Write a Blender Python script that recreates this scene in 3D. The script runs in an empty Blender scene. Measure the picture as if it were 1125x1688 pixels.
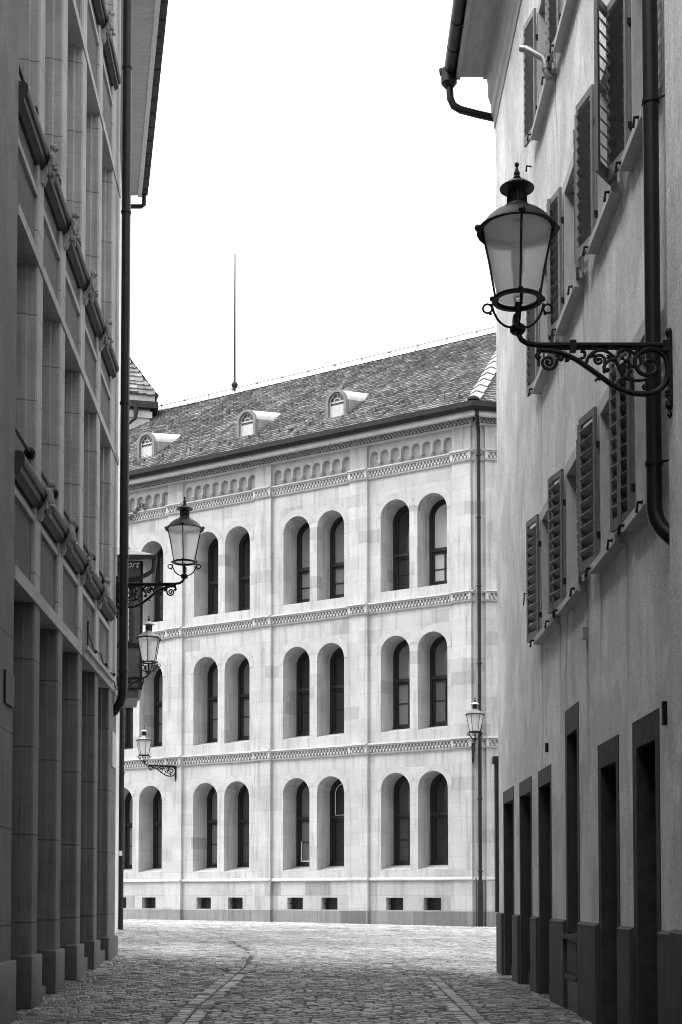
import bpy, bmesh, math, random
import numpy as np
from mathutils import Vector, Matrix
random.seed(7); rng = np.random.default_rng(7)
sc = bpy.context.scene
COL = sc.collection
PI = math.pi

# ------------------------------------------------------------ materials
def new_mat(name):
    m = bpy.data.materials.new(name); m.use_nodes = True
    nt = m.node_tree; b = nt.nodes['Principled BSDF']
    return m, nt, b
def N(nt, t, **kw):
    n = nt.nodes.new(t)
    for k, v in kw.items():
        if k in n.inputs.keys() if isinstance(k, str) else False: n.inputs[k].default_value = v
        else: setattr(n, k, v)
    return n
def g4(v): return (v, v, v, 1)
def coords(nt, scale=(1, 1, 1), mix=False):
    tc = nt.nodes.new('ShaderNodeTexCoord')
    mp = nt.nodes.new('ShaderNodeMapping'); mp.inputs['Scale'].default_value = scale
    nt.links.new(tc.outputs['Object'], mp.inputs['Vector'])
    return mp.outputs['Vector'], tc
def noise(nt, vec, scale, detail=4, rough=.55):
    n = nt.nodes.new('ShaderNodeTexNoise'); n.inputs['Scale'].default_value = scale
    n.inputs['Detail'].default_value = detail; n.inputs['Roughness'].default_value = rough
    nt.links.new(vec, n.inputs['Vector']); return n.outputs['Fac']
def ramp(nt, fac, p0, v0, p1, v1, mid=None):
    r = nt.nodes.new('ShaderNodeValToRGB'); e = r.color_ramp.elements
    e[0].position = p0; e[0].color = g4(v0); e[1].position = p1; e[1].color = g4(v1)
    if mid: x = e.new(mid[0]); x.color = g4(mid[1])
    nt.links.new(fac, r.inputs['Fac']); return r.outputs['Color']
def mul(nt, a, b, f=1.0, mode='MULTIPLY'):
    m = nt.nodes.new('ShaderNodeMix'); m.data_type = 'RGBA'; m.blend_type = mode
    m.inputs[0].default_value = f
    for s, i in ((a, 6), (b, 7)):
        if isinstance(s, (int, float)): m.inputs[i].default_value = g4(s)
        else: nt.links.new(s, m.inputs[i])
    return m.outputs[2]
def bump(nt, bs, h, strength, dist, prev=None):
    b = nt.nodes.new('ShaderNodeBump'); b.inputs['Strength'].default_value = strength
    b.inputs['Distance'].default_value = dist; nt.links.new(h, b.inputs['Height'])
    if prev is not None: nt.links.new(prev, b.inputs['Normal'])
    nt.links.new(b.outputs['Normal'], bs.inputs['Normal']); return b.outputs['Normal']

def plain(name, v, rough=.6, var=.25, scale=8, bmp=.2, dist=.004, metal=0, stretch=(1, 1, 1), spec=.4, fine=120):
    m, nt, b = new_mat(name)
    vec, _ = coords(nt, stretch)
    n1 = noise(nt, vec, scale, 5, .6)
    vec2, _ = coords(nt)
    n2 = noise(nt, vec2, fine, 3, .6)
    c = ramp(nt, n1, .28, v * (1 - var), .72, v * (1 + var))
    c = mul(nt, c, ramp(nt, n2, .3, .82, .7, 1.12), .6)
    nt.links.new(c, b.inputs['Base Color'])
    b.inputs['Roughness'].default_value = rough; b.inputs['Metallic'].default_value = metal
    b.inputs['Specular IOR Level'].default_value = spec
    if bmp: bump(nt, b, n2, bmp, dist)
    return m

def ashlar(name, lo, hi, bw, bh, mortar=.006, mval=.42, off=0.0):
    """dressed stone in courses, every block its own shade; local x+y runs along the wall, z up"""
    m, nt, b = new_mat(name)
    tc = nt.nodes.new('ShaderNodeTexCoord'); sp = nt.nodes.new('ShaderNodeSeparateXYZ')
    nt.links.new(tc.outputs['Object'], sp.inputs[0])
    ad = nt.nodes.new('ShaderNodeMath'); ad.operation = 'ADD'
    nt.links.new(sp.outputs['X'], ad.inputs[0]); nt.links.new(sp.outputs['Y'], ad.inputs[1])
    az = nt.nodes.new('ShaderNodeMath'); az.operation = 'ADD'; az.inputs[1].default_value = off
    nt.links.new(sp.outputs['Z'], az.inputs[0])
    cb = nt.nodes.new('ShaderNodeCombineXYZ')
    nt.links.new(ad.outputs[0], cb.inputs[0]); nt.links.new(az.outputs[0], cb.inputs[1])
    def brick(w, h, ms, sq, fr):
        t = nt.nodes.new('ShaderNodeTexBrick'); nt.links.new(cb.outputs[0], t.inputs['Vector'])
        t.inputs['Scale'].default_value = 1; t.inputs['Brick Width'].default_value = w; t.inputs['Row Height'].default_value = h
        t.inputs['Mortar Size'].default_value = ms; t.inputs['Mortar Smooth'].default_value = .3
        t.inputs['Color1'].default_value = g4(0); t.inputs['Color2'].default_value = g4(1); t.inputs['Mortar'].default_value = g4(.5)
        t.offset = .5; t.squash = sq; t.squash_frequency = fr
        return t
    t = brick(bw, bh, mortar, .72, 3)
    shade = ramp(nt, t.outputs['Color'], 0, lo, 1, hi, (.10, lo + (hi - lo) * .62))
    n1 = noise(nt, tc.outputs['Object'], .9, 6, .6)
    n2 = noise(nt, tc.outputs['Object'], 14, 4, .6)
    mp = nt.nodes.new('ShaderNodeMapping'); mp.inputs['Scale'].default_value = (3.2, 3.2, .22)
    nt.links.new(tc.outputs['Object'], mp.inputs['Vector'])
    n3 = noise(nt, mp.outputs['Vector'], 1.6, 5, .65)
    c = mul(nt, shade, ramp(nt, n1, .3, .84, .7, 1.06))
    c = mul(nt, c, ramp(nt, n2, .3, .93, .7, 1.05))
    c = mul(nt, c, ramp(nt, n3, .32, .70, .50, 1.0))
    mx = nt.nodes.new('ShaderNodeMix'); mx.data_type = 'RGBA'
    sf = nt.nodes.new('ShaderNodeMath'); sf.operation = 'MULTIPLY'; sf.inputs[1].default_value = .42
    nt.links.new(t.outputs['Fac'], sf.inputs[0])
    nt.links.new(sf.outputs[0], mx.inputs[0]); nt.links.new(c, mx.inputs[6]); mx.inputs[7].default_value = g4(mval)
    nt.links.new(mx.outputs[2], b.inputs['Base Color'])
    b.inputs['Roughness'].default_value = .85; b.inputs['Specular IOR Level'].default_value = .2
    inv = nt.nodes.new('ShaderNodeMath'); inv.operation = 'SUBTRACT'; inv.inputs[0].default_value = 1
    nt.links.new(t.outputs['Fac'], inv.inputs[1])
    p = bump(nt, b, inv.outputs[0], .35, .006); bump(nt, b, n2, .25, .006, p)
    return m

def plaster(name, v, streak=.35, grain=55, gb=.6, joint=None):
    """rough render with rain streaks"""
    m, nt, b = new_mat(name)
    tc = nt.nodes.new('ShaderNodeTexCoord')
    mp = nt.nodes.new('ShaderNodeMapping'); mp.inputs['Scale'].default_value = (6, 6, .8)
    wv = nt.nodes.new('ShaderNodeTexNoise'); wv.inputs['Scale'].default_value = .8; nt.links.new(tc.outputs['Object'], wv.inputs['Vector'])
    wm = nt.nodes.new('ShaderNodeVectorMath'); wm.operation = 'MULTIPLY_ADD'; wm.inputs[1].default_value = (.5, .5, 1.5)
    nt.links.new(wv.outputs['Color'], wm.inputs[0]); nt.links.new(tc.outputs['Object'], wm.inputs[2])
    nt.links.new(wm.outputs[0], mp.inputs['Vector'])
    s1 = noise(nt, mp.outputs['Vector'], 1.0, 8, .7)
    mp2 = nt.nodes.new('ShaderNodeMapping'); mp2.inputs['Scale'].default_value = (22, 22, 3.0)
    nt.links.new(wm.outputs[0], mp2.inputs['Vector'])
    s2 = noise(nt, mp2.outputs['Vector'], 1.0, 4, .6)
    big = noise(nt, tc.outputs['Object'], .35, 4, .5)
    gr = noise(nt, tc.outputs['Object'], grain, 4, .7)
    c = mul(nt, ramp(nt, s1, .3, v * (1 - streak * .6), .6, v * 1.04), ramp(nt, s2, .3, 1 - streak * .35, .62, 1.03))
    c = mul(nt, c, ramp(nt, big, .3, .86, .7, 1.08))
    pt = noise(nt, wm.outputs[0], .9, 7, .62); c = mul(nt, c, ramp(nt, pt, .46, .84, .54, 1.0))
    c = mul(nt, c, ramp(nt, gr, .3, .68, .7, 1.18), .9)
    gr2 = noise(nt, tc.outputs['Object'], grain * .4, 4, .7); c = mul(nt, c, ramp(nt, gr2, .3, .82, .7, 1.1))
    if joint:
        sp = nt.nodes.new('ShaderNodeSeparateXYZ'); nt.links.new(wm.outputs[0], sp.inputs[0])
        for (u0, z0, hw, ln, st) in joint:
            def mth(op, a, b_=None, c_=None):
                q = nt.nodes.new('ShaderNodeMath'); q.operation = op
                for i_, v_ in enumerate((a, b_, c_)):
                    if v_ is None: continue
                    if isinstance(v_, (int, float)): q.inputs[i_].default_value = v_
                    else: nt.links.new(v_, q.inputs[i_])
                return q.outputs[0]
            # offsets of the warped coordinate: about +.25 in x, +.75 in z
            dx = mth('ABSOLUTE', mth('SUBTRACT', sp.outputs['X'], u0 + .25))
            mx_ = mth('SUBTRACT', 1.0, mth('DIVIDE', dx, hw)); mx_n = nt.nodes.new('ShaderNodeClamp'); nt.links.new(mx_, mx_n.inputs[0])
            sz = nt.nodes.new('ShaderNodeSeparateXYZ'); nt.links.new(tc.outputs['Object'], sz.inputs[0])
            below = mth('LESS_THAN', sz.outputs['Z'], z0)
            fade = mth('DIVIDE', mth('SUBTRACT', sz.outputs['Z'], z0 - ln), ln); fc = nt.nodes.new('ShaderNodeClamp'); nt.links.new(fade, fc.inputs[0])
            k = mth('MULTIPLY', mth('MULTIPLY', mx_n.outputs[0], fc.outputs[0]), mth('MULTIPLY', below, st))
            k2 = mth('MULTIPLY', k, s2)
            c = mul(nt, c, mth('SUBTRACT', 1.0, k2))
    nt.links.new(c, b.inputs['Base Color'])
    b.inputs['Roughness'].default_value = .95; b.inputs['Specular IOR Level'].default_value = .15
    bump(nt, b, gr, gb, .02)
    return m

def combed(name, v, ribs=True):
    """tooled sandstone: fine horizontal combing, a few stains"""
    m, nt, b = new_mat(name)
    tc = nt.nodes.new('ShaderNodeTexCoord')
    mp = nt.nodes.new('ShaderNodeMapping'); mp.inputs['Scale'].default_value = (1.2, 1.2, 60)
    nt.links.new(tc.outputs['Object'], mp.inputs['Vector'])
    rib = noise(nt, mp.outputs['Vector'], 1.0, 3, .6)
    n1 = noise(nt, tc.outputs['Object'], 1.3, 6, .6); n2 = noise(nt, tc.outputs['Object'], 90, 3, .6)
    mp3 = nt.nodes.new('ShaderNodeMapping'); mp3.inputs['Scale'].default_value = (14, 14, .7)
    nt.links.new(tc.outputs['Object'], mp3.inputs['Vector'])
    n3 = noise(nt, mp3.outputs['Vector'], 1.0, 5, .7)
    c = mul(nt, ramp(nt, n1, .3, v * .8, .7, v * 1.15), ramp(nt, rib, .3, .9, .7, 1.08))
    c = mul(nt, c, ramp(nt, n2, .3, .85, .7, 1.12))
    c = mul(nt, c, ramp(nt, n3, .3, .72, .5, 1.0))
    # joints between the drums every metre or so
    sp = nt.nodes.new('ShaderNodeSeparateXYZ'); nt.links.new(tc.outputs['Object'], sp.inputs[0])
    ma = nt.nodes.new('ShaderNodeMath'); ma.operation = 'PINGPONG'; ma.inputs[1].default_value = .52
    nt.links.new(sp.outputs['Z'], ma.inputs[0])
    jc = ramp(nt, ma.outputs[0], .006, .35, .010, 1.0)
    c = mul(nt, c, jc, .8)
    nt.links.new(c, b.inputs['Base Color'])
    b.inputs['Roughness'].default_value = .9; b.inputs['Specular IOR Level'].default_value = .2
    p = bump(nt, b, rib, .25, .004); bump(nt, b, n2, .35, .006, p)
    return m

def toned(name, lo, hi, rough, spec=.4, bmp=.3, scale=40, sc2=4):
    """each stone or tile has its own shade from the 'tone' attribute"""
    m, nt, b = new_mat(name)
    at = nt.nodes.new('ShaderNodeAttribute'); at.attribute_name = 'tone'
    c = ramp(nt, at.outputs['Fac'], 0, lo, 1, hi)
    tc = nt.nodes.new('ShaderNodeTexCoord')
    n1 = noise(nt, tc.outputs['Object'], sc2, 5, .6); n2 = noise(nt, tc.outputs['Object'], scale, 3, .6)
    c = mul(nt, c, ramp(nt, n1, .3, .68, .7, 1.25)); c = mul(nt, c, ramp(nt, n2, .3, .72, .7, 1.25))
    c = mul(nt, c, ramp(nt, noise(nt, tc.outputs['Object'], .45, 5, .65), .35, .74, .62, 1.1))
    nt.links.new(c, b.inputs['Base Color'])
    r = ramp(nt, n2, .3, rough - .12, .7, rough + .12)
    nt.links.new(r, b.inputs['Roughness']); b.inputs['Specular IOR Level'].default_value = spec
    bump(nt, b, n2, bmp, .006)
    return m

M = {}
M['facade'] = ashlar('facade_sandstone', .34, .50, .92, .44, .006, .24)
M['voussoir'] = plain('voussoir_sandstone', .42, .85, .16, 2.2, .25, .005, spec=.2, fine=30)
M['facade_smooth'] = plain('dressed_sandstone', .46, .85, .14, 2.5, .2, .004, spec=.2, fine=40)
M['base_stone'] = ashlar('base_blocks', .26, .46, 1.05, .50, .011, .22, -.33)
M['granite'] = ashlar('plinth_granite', .10, .27, 1.35, .7, .012, .04, -.12)
STAINS = [(19.12, 4.74, .10, 2.6, 1.3), (17.55, 4.74, .12, 1.8, .9), (17.1, 4.74, .10, 2.0, 1.1), (15.66, 4.74, .14, 2.4, 1.2), (14.9, 4.74, .09, 1.6, 1.0), (13.5, 4.74, .12, 1.9, 1.0), (16.6, 4.74, .3, 1.2, .6),
          (19.1, 8.18, .08, 1.6, 1.0), (17.55, 8.18, .08, 1.2, .9), (17.05, 8.18, .08, 1.4, 1.0), (15.7, 8.18, .08, 1.5, 1.0), (15.66, 4.2, .04, 1.0, 1.4), (17.6, 11.7, .05, 1.3, 1.2)]
M['plaster'] = plaster('streaked_plaster', .92, .32, joint=STAINS)
M['plaster2'] = plaster('pale_plaster', .95, .3)
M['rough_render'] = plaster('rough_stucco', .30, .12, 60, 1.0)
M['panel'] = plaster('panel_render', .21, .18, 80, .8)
M['combed'] = combed('combed_sandstone', .41)
M['ashlar_shaded'] = combed('ground_floor_ashlar_shaded', .20)  # darker copy of the combed stone; ground-floor shade put into the colour
M['plinth_dark'] = plain('dark_plinth_stone', .075, .55, .3, 3, .4, .006, spec=.35, fine=60)
M['painted_plinth'] = plain('painted_plinth', .075, .75, .22, 2, .3, .004, stretch=(5, 5, .6), spec=.25)
M['surround'] = plain('dark_sandstone_surround', .055, .8, .35, 5, .9, .015, spec=.2, fine=60)
M['surround_smooth'] = plain('painted_surround', .055, .7, .15, 3, .2, .003, spec=.25)
M['pale_frame'] = plain('pale_stone_frame', .50, .8, .14, 4, .2, .004, stretch=(4, 4, .8), spec=.2)
M['iron'] = plain('black_iron', .008, .5, .3, 12, .25, .002, spec=.22)
M['pipe'] = plain('dark_sheet_metal', .013, .42, .35, 3, .05, .001, spec=.25)
M['zinc_dark'] = plain('dull_zinc', .15, .55, .25, 4, .1, .002)
M['sill_shaded'] = plain('shaded_sill', .035, .6, .3, 5, .2, .003, spec=.2)  # sills near-black: the shade under them is put into the colour
M['zinc'] = plain('grey_zinc', .30, .45, .25, 3, .1, .002, metal=.5)
M['zinc_pale'] = plain('pale_zinc', .55, .5, .15, 4, .1, .002, metal=.2)
M['frame_dark'] = plain('dark_window_frame', .02, .45, .2, 8, .05, .001)
M['white_paint'] = plain('white_paint', .8, .5, .08, 6, .05, .001)
M['casement'] = plain('weathered_white_paint', .42, .6, .12, 6, .05, .001)
M['shutter'] = plain('shutter_paint', .14, .5, .2, 6, .1, .002, stretch=(3, 3, .8))
M['shutter_pale'] = plain('shutter_paint_pale', .22, .45, .2, 6, .1, .002, stretch=(3, 3, .8))
M['wood_dark'] = plain('dark_wood', .05, .5, .3, 5, .2, .003, stretch=(4, 4, .5))
M['soffit'] = plain('painted_soffit', .34, .7, .15, 3, .1, .002, stretch=(1, 4, 1))
M['oriel'] = plain('dark_oriel_boards', .07, .5, .15, 4, .1, .002)
M['roof_tile'] = toned('roof_tiles', .06, .36, .8, .25, .5, 25, 1.2)
M['hip_tile'] = plain('pale_hip_tiles', .46, .8, .18, 7, .3, .006, spec=.2)
M['sett'] = toned('granite_setts', .05, .68, .36, .65, .5, 60, 1.5)
M['ground'] = plain('sandy_joint_ground', .09, .95, .3, 2, .5, .01, spec=.1)
M['ornament'] = plain('weathered_carving', .34, .85, .35, 18, .8, .01, spec=.2)
M['leaf'] = plain('ivy_leaf', .06, .6, .3, 10, .1, .002)
def glass(name, v, rough=.06):
    m, nt, b = new_mat(name)
    b.inputs['Base Color'].default_value = g4(v); b.inputs['Roughness'].default_value = rough
    b.inputs['Specular IOR Level'].default_value = .38
    tc = nt.nodes.new('ShaderNodeTexCoord'); n = noise(nt, tc.outputs['Object'], 1.1, 2, .5)
    bump(nt, b, n, .25, .05)
    return m
M['pane'] = glass('window_glass', .07, .08)
M['pane_mid'] = glass('window_glass_curtain', .15)
M['pane_dark'] = glass('window_glass_dark_room', .035)
M['pane_light'] = glass('window_glass_net_curtain', .21)
M['pane_bright'] = glass('window_glass_blind', .55, .2)
def frosted(name, v):
    m = bpy.data.materials.new(name); m.use_nodes = True; nt = m.node_tree; nt.nodes.clear()
    o = nt.nodes.new('ShaderNodeOutputMaterial'); t = nt.nodes.new('ShaderNodeBsdfTranslucent'); d = nt.nodes.new('ShaderNodeBsdfDiffuse')
    t.inputs['Color'].default_value = g4(v); d.inputs['Color'].default_value = g4(v)
    gl = nt.nodes.new('ShaderNodeBsdfGlossy'); gl.inputs['Roughness'].default_value = .15
    mx = nt.nodes.new('ShaderNodeMixShader'); mx.inputs[0].default_value = .12
    nt.links.new(t.outputs[0], mx.inputs[1]); nt.links.new(d.outputs[0], mx.inputs[2])
    m2 = nt.nodes.new('ShaderNodeMixShader'); m2.inputs[0].default_value = .05
    nt.links.new(mx.outputs[0], m2.inputs[1]); nt.links.new(gl.outputs[0], m2.inputs[2])
    tr = nt.nodes.new('ShaderNodeBsdfRefraction'); tr.inputs['Roughness'].default_value = 1.0; tr.inputs['IOR'].default_value = 1.02
    m3 = nt.nodes.new('ShaderNodeMixShader'); m3.inputs[0].default_value = .42
    nt.links.new(m2.outputs[0], m3.inputs[1]); nt.links.new(tr.outputs[0], m3.inputs[2])
    nt.links.new(m3.outputs[0], o.inputs[0]); return m
M['frosted'] = frosted('frosted_lamp_glass', .97)

# ------------------------------------------------------------ mesh collector
class MB:
    def __init__(s, T=None): s.v = []; s.f = []; s.t = []; s.T = T
    def add(s, vs, fs, tone=None):
        b = len(s.v)
        s.v += [s.T(*p) if s.T else tuple(p) for p in vs]
        for f in fs:
            s.f.append(tuple(b + i for i in f)); s.t.append(tone if tone is not None else .5)
        return s
    def box(s, x0, x1, y0, y1, z0, z1, tone=None):
        vs = [(x, y, z) for z in (z0, z1) for y in (y0, y1) for x in (x0, x1)]
        return s.add(vs, [(0, 2, 3, 1), (4, 5, 7, 6), (0, 1, 5, 4), (2, 6, 7, 3), (0, 4, 6, 2), (1, 3, 7, 5)], tone)
    def quad(s, a, b, c, d, tone=None): return s.add([a, b, c, d], [(0, 1, 2, 3)], tone)
    def prism(s, poly, ax, a0, a1):
        """poly of 2-D points in the two other axes (in x,y,z order), extruded on axis ax"""
        def P(p, a):
            return {'x': (a, p[0], p[1]), 'y': (p[0], a, p[1]), 'z': (p[0], p[1], a)}[ax]
        n = len(poly)
        vs = [P(p, a0) for p in poly] + [P(p, a1) for p in poly]
        fs = [tuple(range(n))[::-1], tuple(range(n, 2 * n))] + [(i, (i + 1) % n, n + (i + 1) % n, n + i) for i in range(n)]
        return s.add(vs, fs)
    def tube(s, pts, r, seg=8, caps=True):
        pts = [Vector(p) for p in pts]; n = len(pts)
        rs = r if isinstance(r, (list, tuple)) else [r] * n
        vs = []; up = None
        for i, p in enumerate(pts):
            t = (pts[min(i + 1, n - 1)] - pts[max(i - 1, 0)])
            if t.length < 1e-9: t = Vector((0, 0, 1))
            t.normalize()
            if up is None:
                a = Vector((0, 0, 1)) if abs(t.z) < .9 else Vector((1, 0, 0))
                up = (a - t * a.dot(t)).normalized()
            else: up = (up - t * up.dot(t)).normalized()
            w = t.cross(up)
            for k in range(seg):
                an = 2 * PI * k / seg
                vs.append(tuple(p + (up * math.cos(an) + w * math.sin(an)) * rs[i]))
        fs = [(i * seg + k, i * seg + (k + 1) % seg, (i + 1) * seg + (k + 1) % seg, (i + 1) * seg + k) for i in range(n - 1) for k in range(seg)]
        if caps: fs += [tuple(range(seg))[::-1], tuple(range((n - 1) * seg, n * seg))]
        return s.add(vs, fs)
    def lathe(s, prof, c=(0, 0, 0), seg=24, rot=0, caps=True):
        n = len(prof); vs = []
        for r, z in prof:
            for k in range(seg):
                a = 2 * PI * (k + rot) / seg
                vs.append((c[0] + r * math.cos(a), c[1] + r * math.sin(a), c[2] + z))
        fs = [(i * seg + k, i * seg + (k + 1) % seg, (i + 1) * seg + (k + 1) % seg, (i + 1) * seg + k) for i in range(n - 1) for k in range(seg)]
        if caps: fs += [tuple(range(seg))[::-1], tuple(range((n - 1) * seg, n * seg))]
        return s.add(vs, fs)
    def blob(s, c, r, sub=8):
        rx, ry, rz = (r, r, r) if not isinstance(r, (list, tuple)) else r
        vs = []; fs = []
        m = sub // 2 + 1
        for i in range(m + 1):
            ph = PI * i / m
            for k in range(sub):
                a = 2 * PI * k / sub
                vs.append((c[0] + rx * math.sin(ph) * math.cos(a), c[1] + ry * math.sin(ph) * math.sin(a), c[2] + rz * math.cos(ph)))
        for i in range(m):
            for k in range(sub):
                fs.append((i * sub + k, (i + 1) * sub + k, (i + 1) * sub + (k + 1) % sub, i * sub + (k + 1) % sub))
        return s.add(vs, fs)
    def build(s, name, mat, parent=None, smooth=True, tones=False, recalc=True, bevel=0, angle=32):
        me = bpy.data.meshes.new(name); me.from_pydata(s.v, [], s.f)
        if recalc or bevel:
            bm = bmesh.new(); bm.from_mesh(me)
            if bevel:
                bmesh.ops.remove_doubles(bm, verts=bm.verts, dist=1e-5)
                es = [e for e in bm.edges if len(e.link_faces) == 2 and e.calc_face_angle(0) > .5]
                bmesh.ops.bevel(bm, geom=es, offset=bevel, segments=2, affect='EDGES', profile=.5, clamp_overlap=True)
            if recalc: bmesh.ops.recalc_face_normals(bm, faces=bm.faces)
            bm.to_mesh(me); bm.free()
        if tones:
            at = me.attributes.new('tone', 'FLOAT', 'FACE'); at.data.foreach_set('value', s.t)
        if smooth:
            me.polygons.foreach_set('use_smooth', [True] * len(me.polygons))
            try: me.set_sharp_from_angle(angle=math.radians(angle))
            except Exception: me.polygons.foreach_set('use_smooth', [False] * len(me.polygons))
        me.materials.append(mat if not isinstance(mat, str) else M[mat])
        o = bpy.data.objects.new(name, me); COL.objects.link(o)
        if parent is not None: o.parent = parent
        return o

def tag(o, label=None, cat=None, group=None, kind=None):
    if label: o['label'] = label
    if cat: o['category'] = cat
    if group: o['group'] = group
    if kind: o['kind'] = kind
    return o
def thing(name, label, cat, loc=(0, 0, 0), rz=0, group=None):
    o = bpy.data.objects.new(name, None); COL.objects.link(o)
    o.empty_display_size = .3; o.location = loc; o.rotation_euler = (0, 0, rz)
    return tag(o, label, cat, group)
def clone(o, parent=None):
    c = o.copy(); COL.objects.link(c)
    if parent is not None: c.parent = parent; c.matrix_parent_inverse.identity()
    for ch in list(o.children): clone(ch, c)
    return c

# ------------------------------------------------------------ camera
cam = bpy.data.cameras.new('camera'); co = bpy.data.objects.new('camera', cam); COL.objects.link(co)
co.location = (0, 0, 1.37); co.rotation_euler = (math.radians(92.5), 0, 0)
cam.sensor_fit = 'HORIZONTAL'; cam.sensor_width = 36; cam.lens = 36 * 2344 / 1125
cam.shift_y = .4699; cam.clip_end = 2000; cam.clip_start = .1
sc.camera = co

# ------------------------------------------------------------ ground
def sstep(a, b, x): t = min(1, max(0, (x - a) / (b - a))); return t
def pl(pts, x):
    if x <= pts[0][0]: return pts[0][1]
    for (a, va), (b, vb) in zip(pts, pts[1:]):
        if x <= b: return va + (vb - va) * (x - a) / (b - a)
    return pts[-1][1]
def gz(X, Y):
    xl = pl([(0, -3.0), (24.6, -3.9), (30, -6), (55, -9)], Y); xr = pl([(0, 2.8), (24.6, 2.7), (30, 4), (55, 5)], Y)
    zl = pl([(15, -.01), (24.6, .325), (38, .45), (55, .43), (70, .43)], Y)
    zr = pl([(15, -.01), (24.4, .045), (47, .31), (60, .36)], Y)
    t = min(1, max(0, (X - xl) / (xr - xl)))
    return zl + (zr - zl) * t
xs = [-400, -120, -40] + list(np.arange(-20, 20.1, 1.0)) + [40, 120, 400]
ys = [-60, -20] + list(np.arange(-5, 75.1, 1.0)) + [120, 300, 900]
g = MB()
vs = [(x, y, gz(x, y) - .022) for y in ys for x in xs]; nx = len(xs)
g.add(vs, [(j * nx + i, j * nx + i + 1, (j + 1) * nx + i + 1, (j + 1) * nx + i) for j in range(len(ys) - 1) for i in range(nx - 1)])
tag(g.build('ground', 'ground', recalc=False), kind='structure')

LEFT_LINE = [(-1.69, 13.0), (-1.69, 15.16), (-1.71, 17.0), (-1.64, 20.06), (-1.58, 23.54), (-1.64, 26.1), (-1.94, 28.97), (-2.56, 32.93), (-3.58, 38.68), (-4.9, 44.0)]
RIGHT_LINE = [(1.46, 13.0), (1.46, 15.16), (1.41, 19.27), (1.38, 23.54)]
def ldist(line, x, y):
    xx = pl([(b, a) for a, b in line], y); return x - xx
cv, cf, ct = [], [], []
def sett(cx, cy, hx, hy, ang, tone, lift=0.0):
    b = len(cv); ca, sa = math.cos(ang), math.sin(ang)
    z = gz(cx, cy); j = lambda: random.uniform(-.006, .006)
    hz = random.uniform(-.004, .006) + lift; tx, ty = random.uniform(-.05, .05), random.uniform(-.06, .06)
    i = .014
    for (sx, sy) in ((-1, -1), (1, -1), (1, 1), (-1, 1)):
        x, y = sx * hx + j(), sy * hy + j()
        cv.append((cx + x * ca - y * sa, cy + x * sa + y * ca, z - .035))
    for (sx, sy) in ((-1, -1), (1, -1), (1, 1), (-1, 1)):
        x, y = sx * (hx - i) + j(), sy * (hy - i) + j()
        cv.append((cx + x * ca - y * sa, cy + x * sa + y * ca, z + hz + x * tx + y * ty))
    for f in ((4, 5, 6, 7), (0, 1, 5, 4), (1, 2, 6, 5), (2, 3, 7, 6), (3, 0, 4, 7)):
        cf.append(tuple(b + k for k in f)); ct.append(tone)
def tone(): return min(1, max(0, random.gauss(.42, .2) + (random.random() < .05) * .45))
y = 13.2
while y < 60:
    pitch = random.uniform(.088, .112) * (1 if y < 34 else 1.25)
    lo = pl([(24.5, -4.2), (26, -7.5), (40, -9.5), (60, -13)], y); hi = pl([(11, 3.0), (24.5, 2.95), (27, 6), (47, 8.0), (60, 9)], y)
    x = lo + random.uniform(-.1, .1)
    while x < hi:
        w = random.uniform(.10, .20) * (1 if y < 34 else 1.2)
        cx = x + w / 2
        yy = y + .10 * math.sin(cx * .9 + 1.0) + .02 * math.sin(cx * 5 + y) + random.uniform(-.006, .006)
        ok = True
        if abs(ldist(LEFT_LINE, cx, yy)) < (.19 if yy < 24 else .07) and yy < 44: ok = False
        if yy < 23.9 and abs(ldist(RIGHT_LINE, cx, yy)) < .19: ok = False
        q = min(1, max(0, (yy - 22.6 - .5 * math.sin(cx * 1.7) + random.uniform(-.8, .8)) / 2.2))  # alley setts darker than the square's: alley shade put into their tone
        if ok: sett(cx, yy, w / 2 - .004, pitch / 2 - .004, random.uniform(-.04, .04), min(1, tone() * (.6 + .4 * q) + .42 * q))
        x += w
    y += pitch
for line, y1 in ((LEFT_LINE, 24.0), (RIGHT_LINE, 23.9)):
    yy = 13.2
    while yy < y1:
        l = random.uniform(.17, .26); c = pl([(b, a) for a, b in line], yy + l / 2)
        sett(c - .09, yy + l / 2, .078, l / 2 - .006, 0, .34 + random.uniform(-.15, .2), -.004)
        sett(c + .085, yy + l / 2, .078, l / 2 - .006, 0, .28 + random.uniform(-.15, .2), -.01)
        yy += l
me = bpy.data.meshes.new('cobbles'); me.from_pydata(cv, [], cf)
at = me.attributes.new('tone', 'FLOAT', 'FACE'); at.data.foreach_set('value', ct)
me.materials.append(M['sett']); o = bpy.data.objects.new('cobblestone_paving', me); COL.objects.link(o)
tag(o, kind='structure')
# paler flagstone margin along the foot of the far facade

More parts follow.
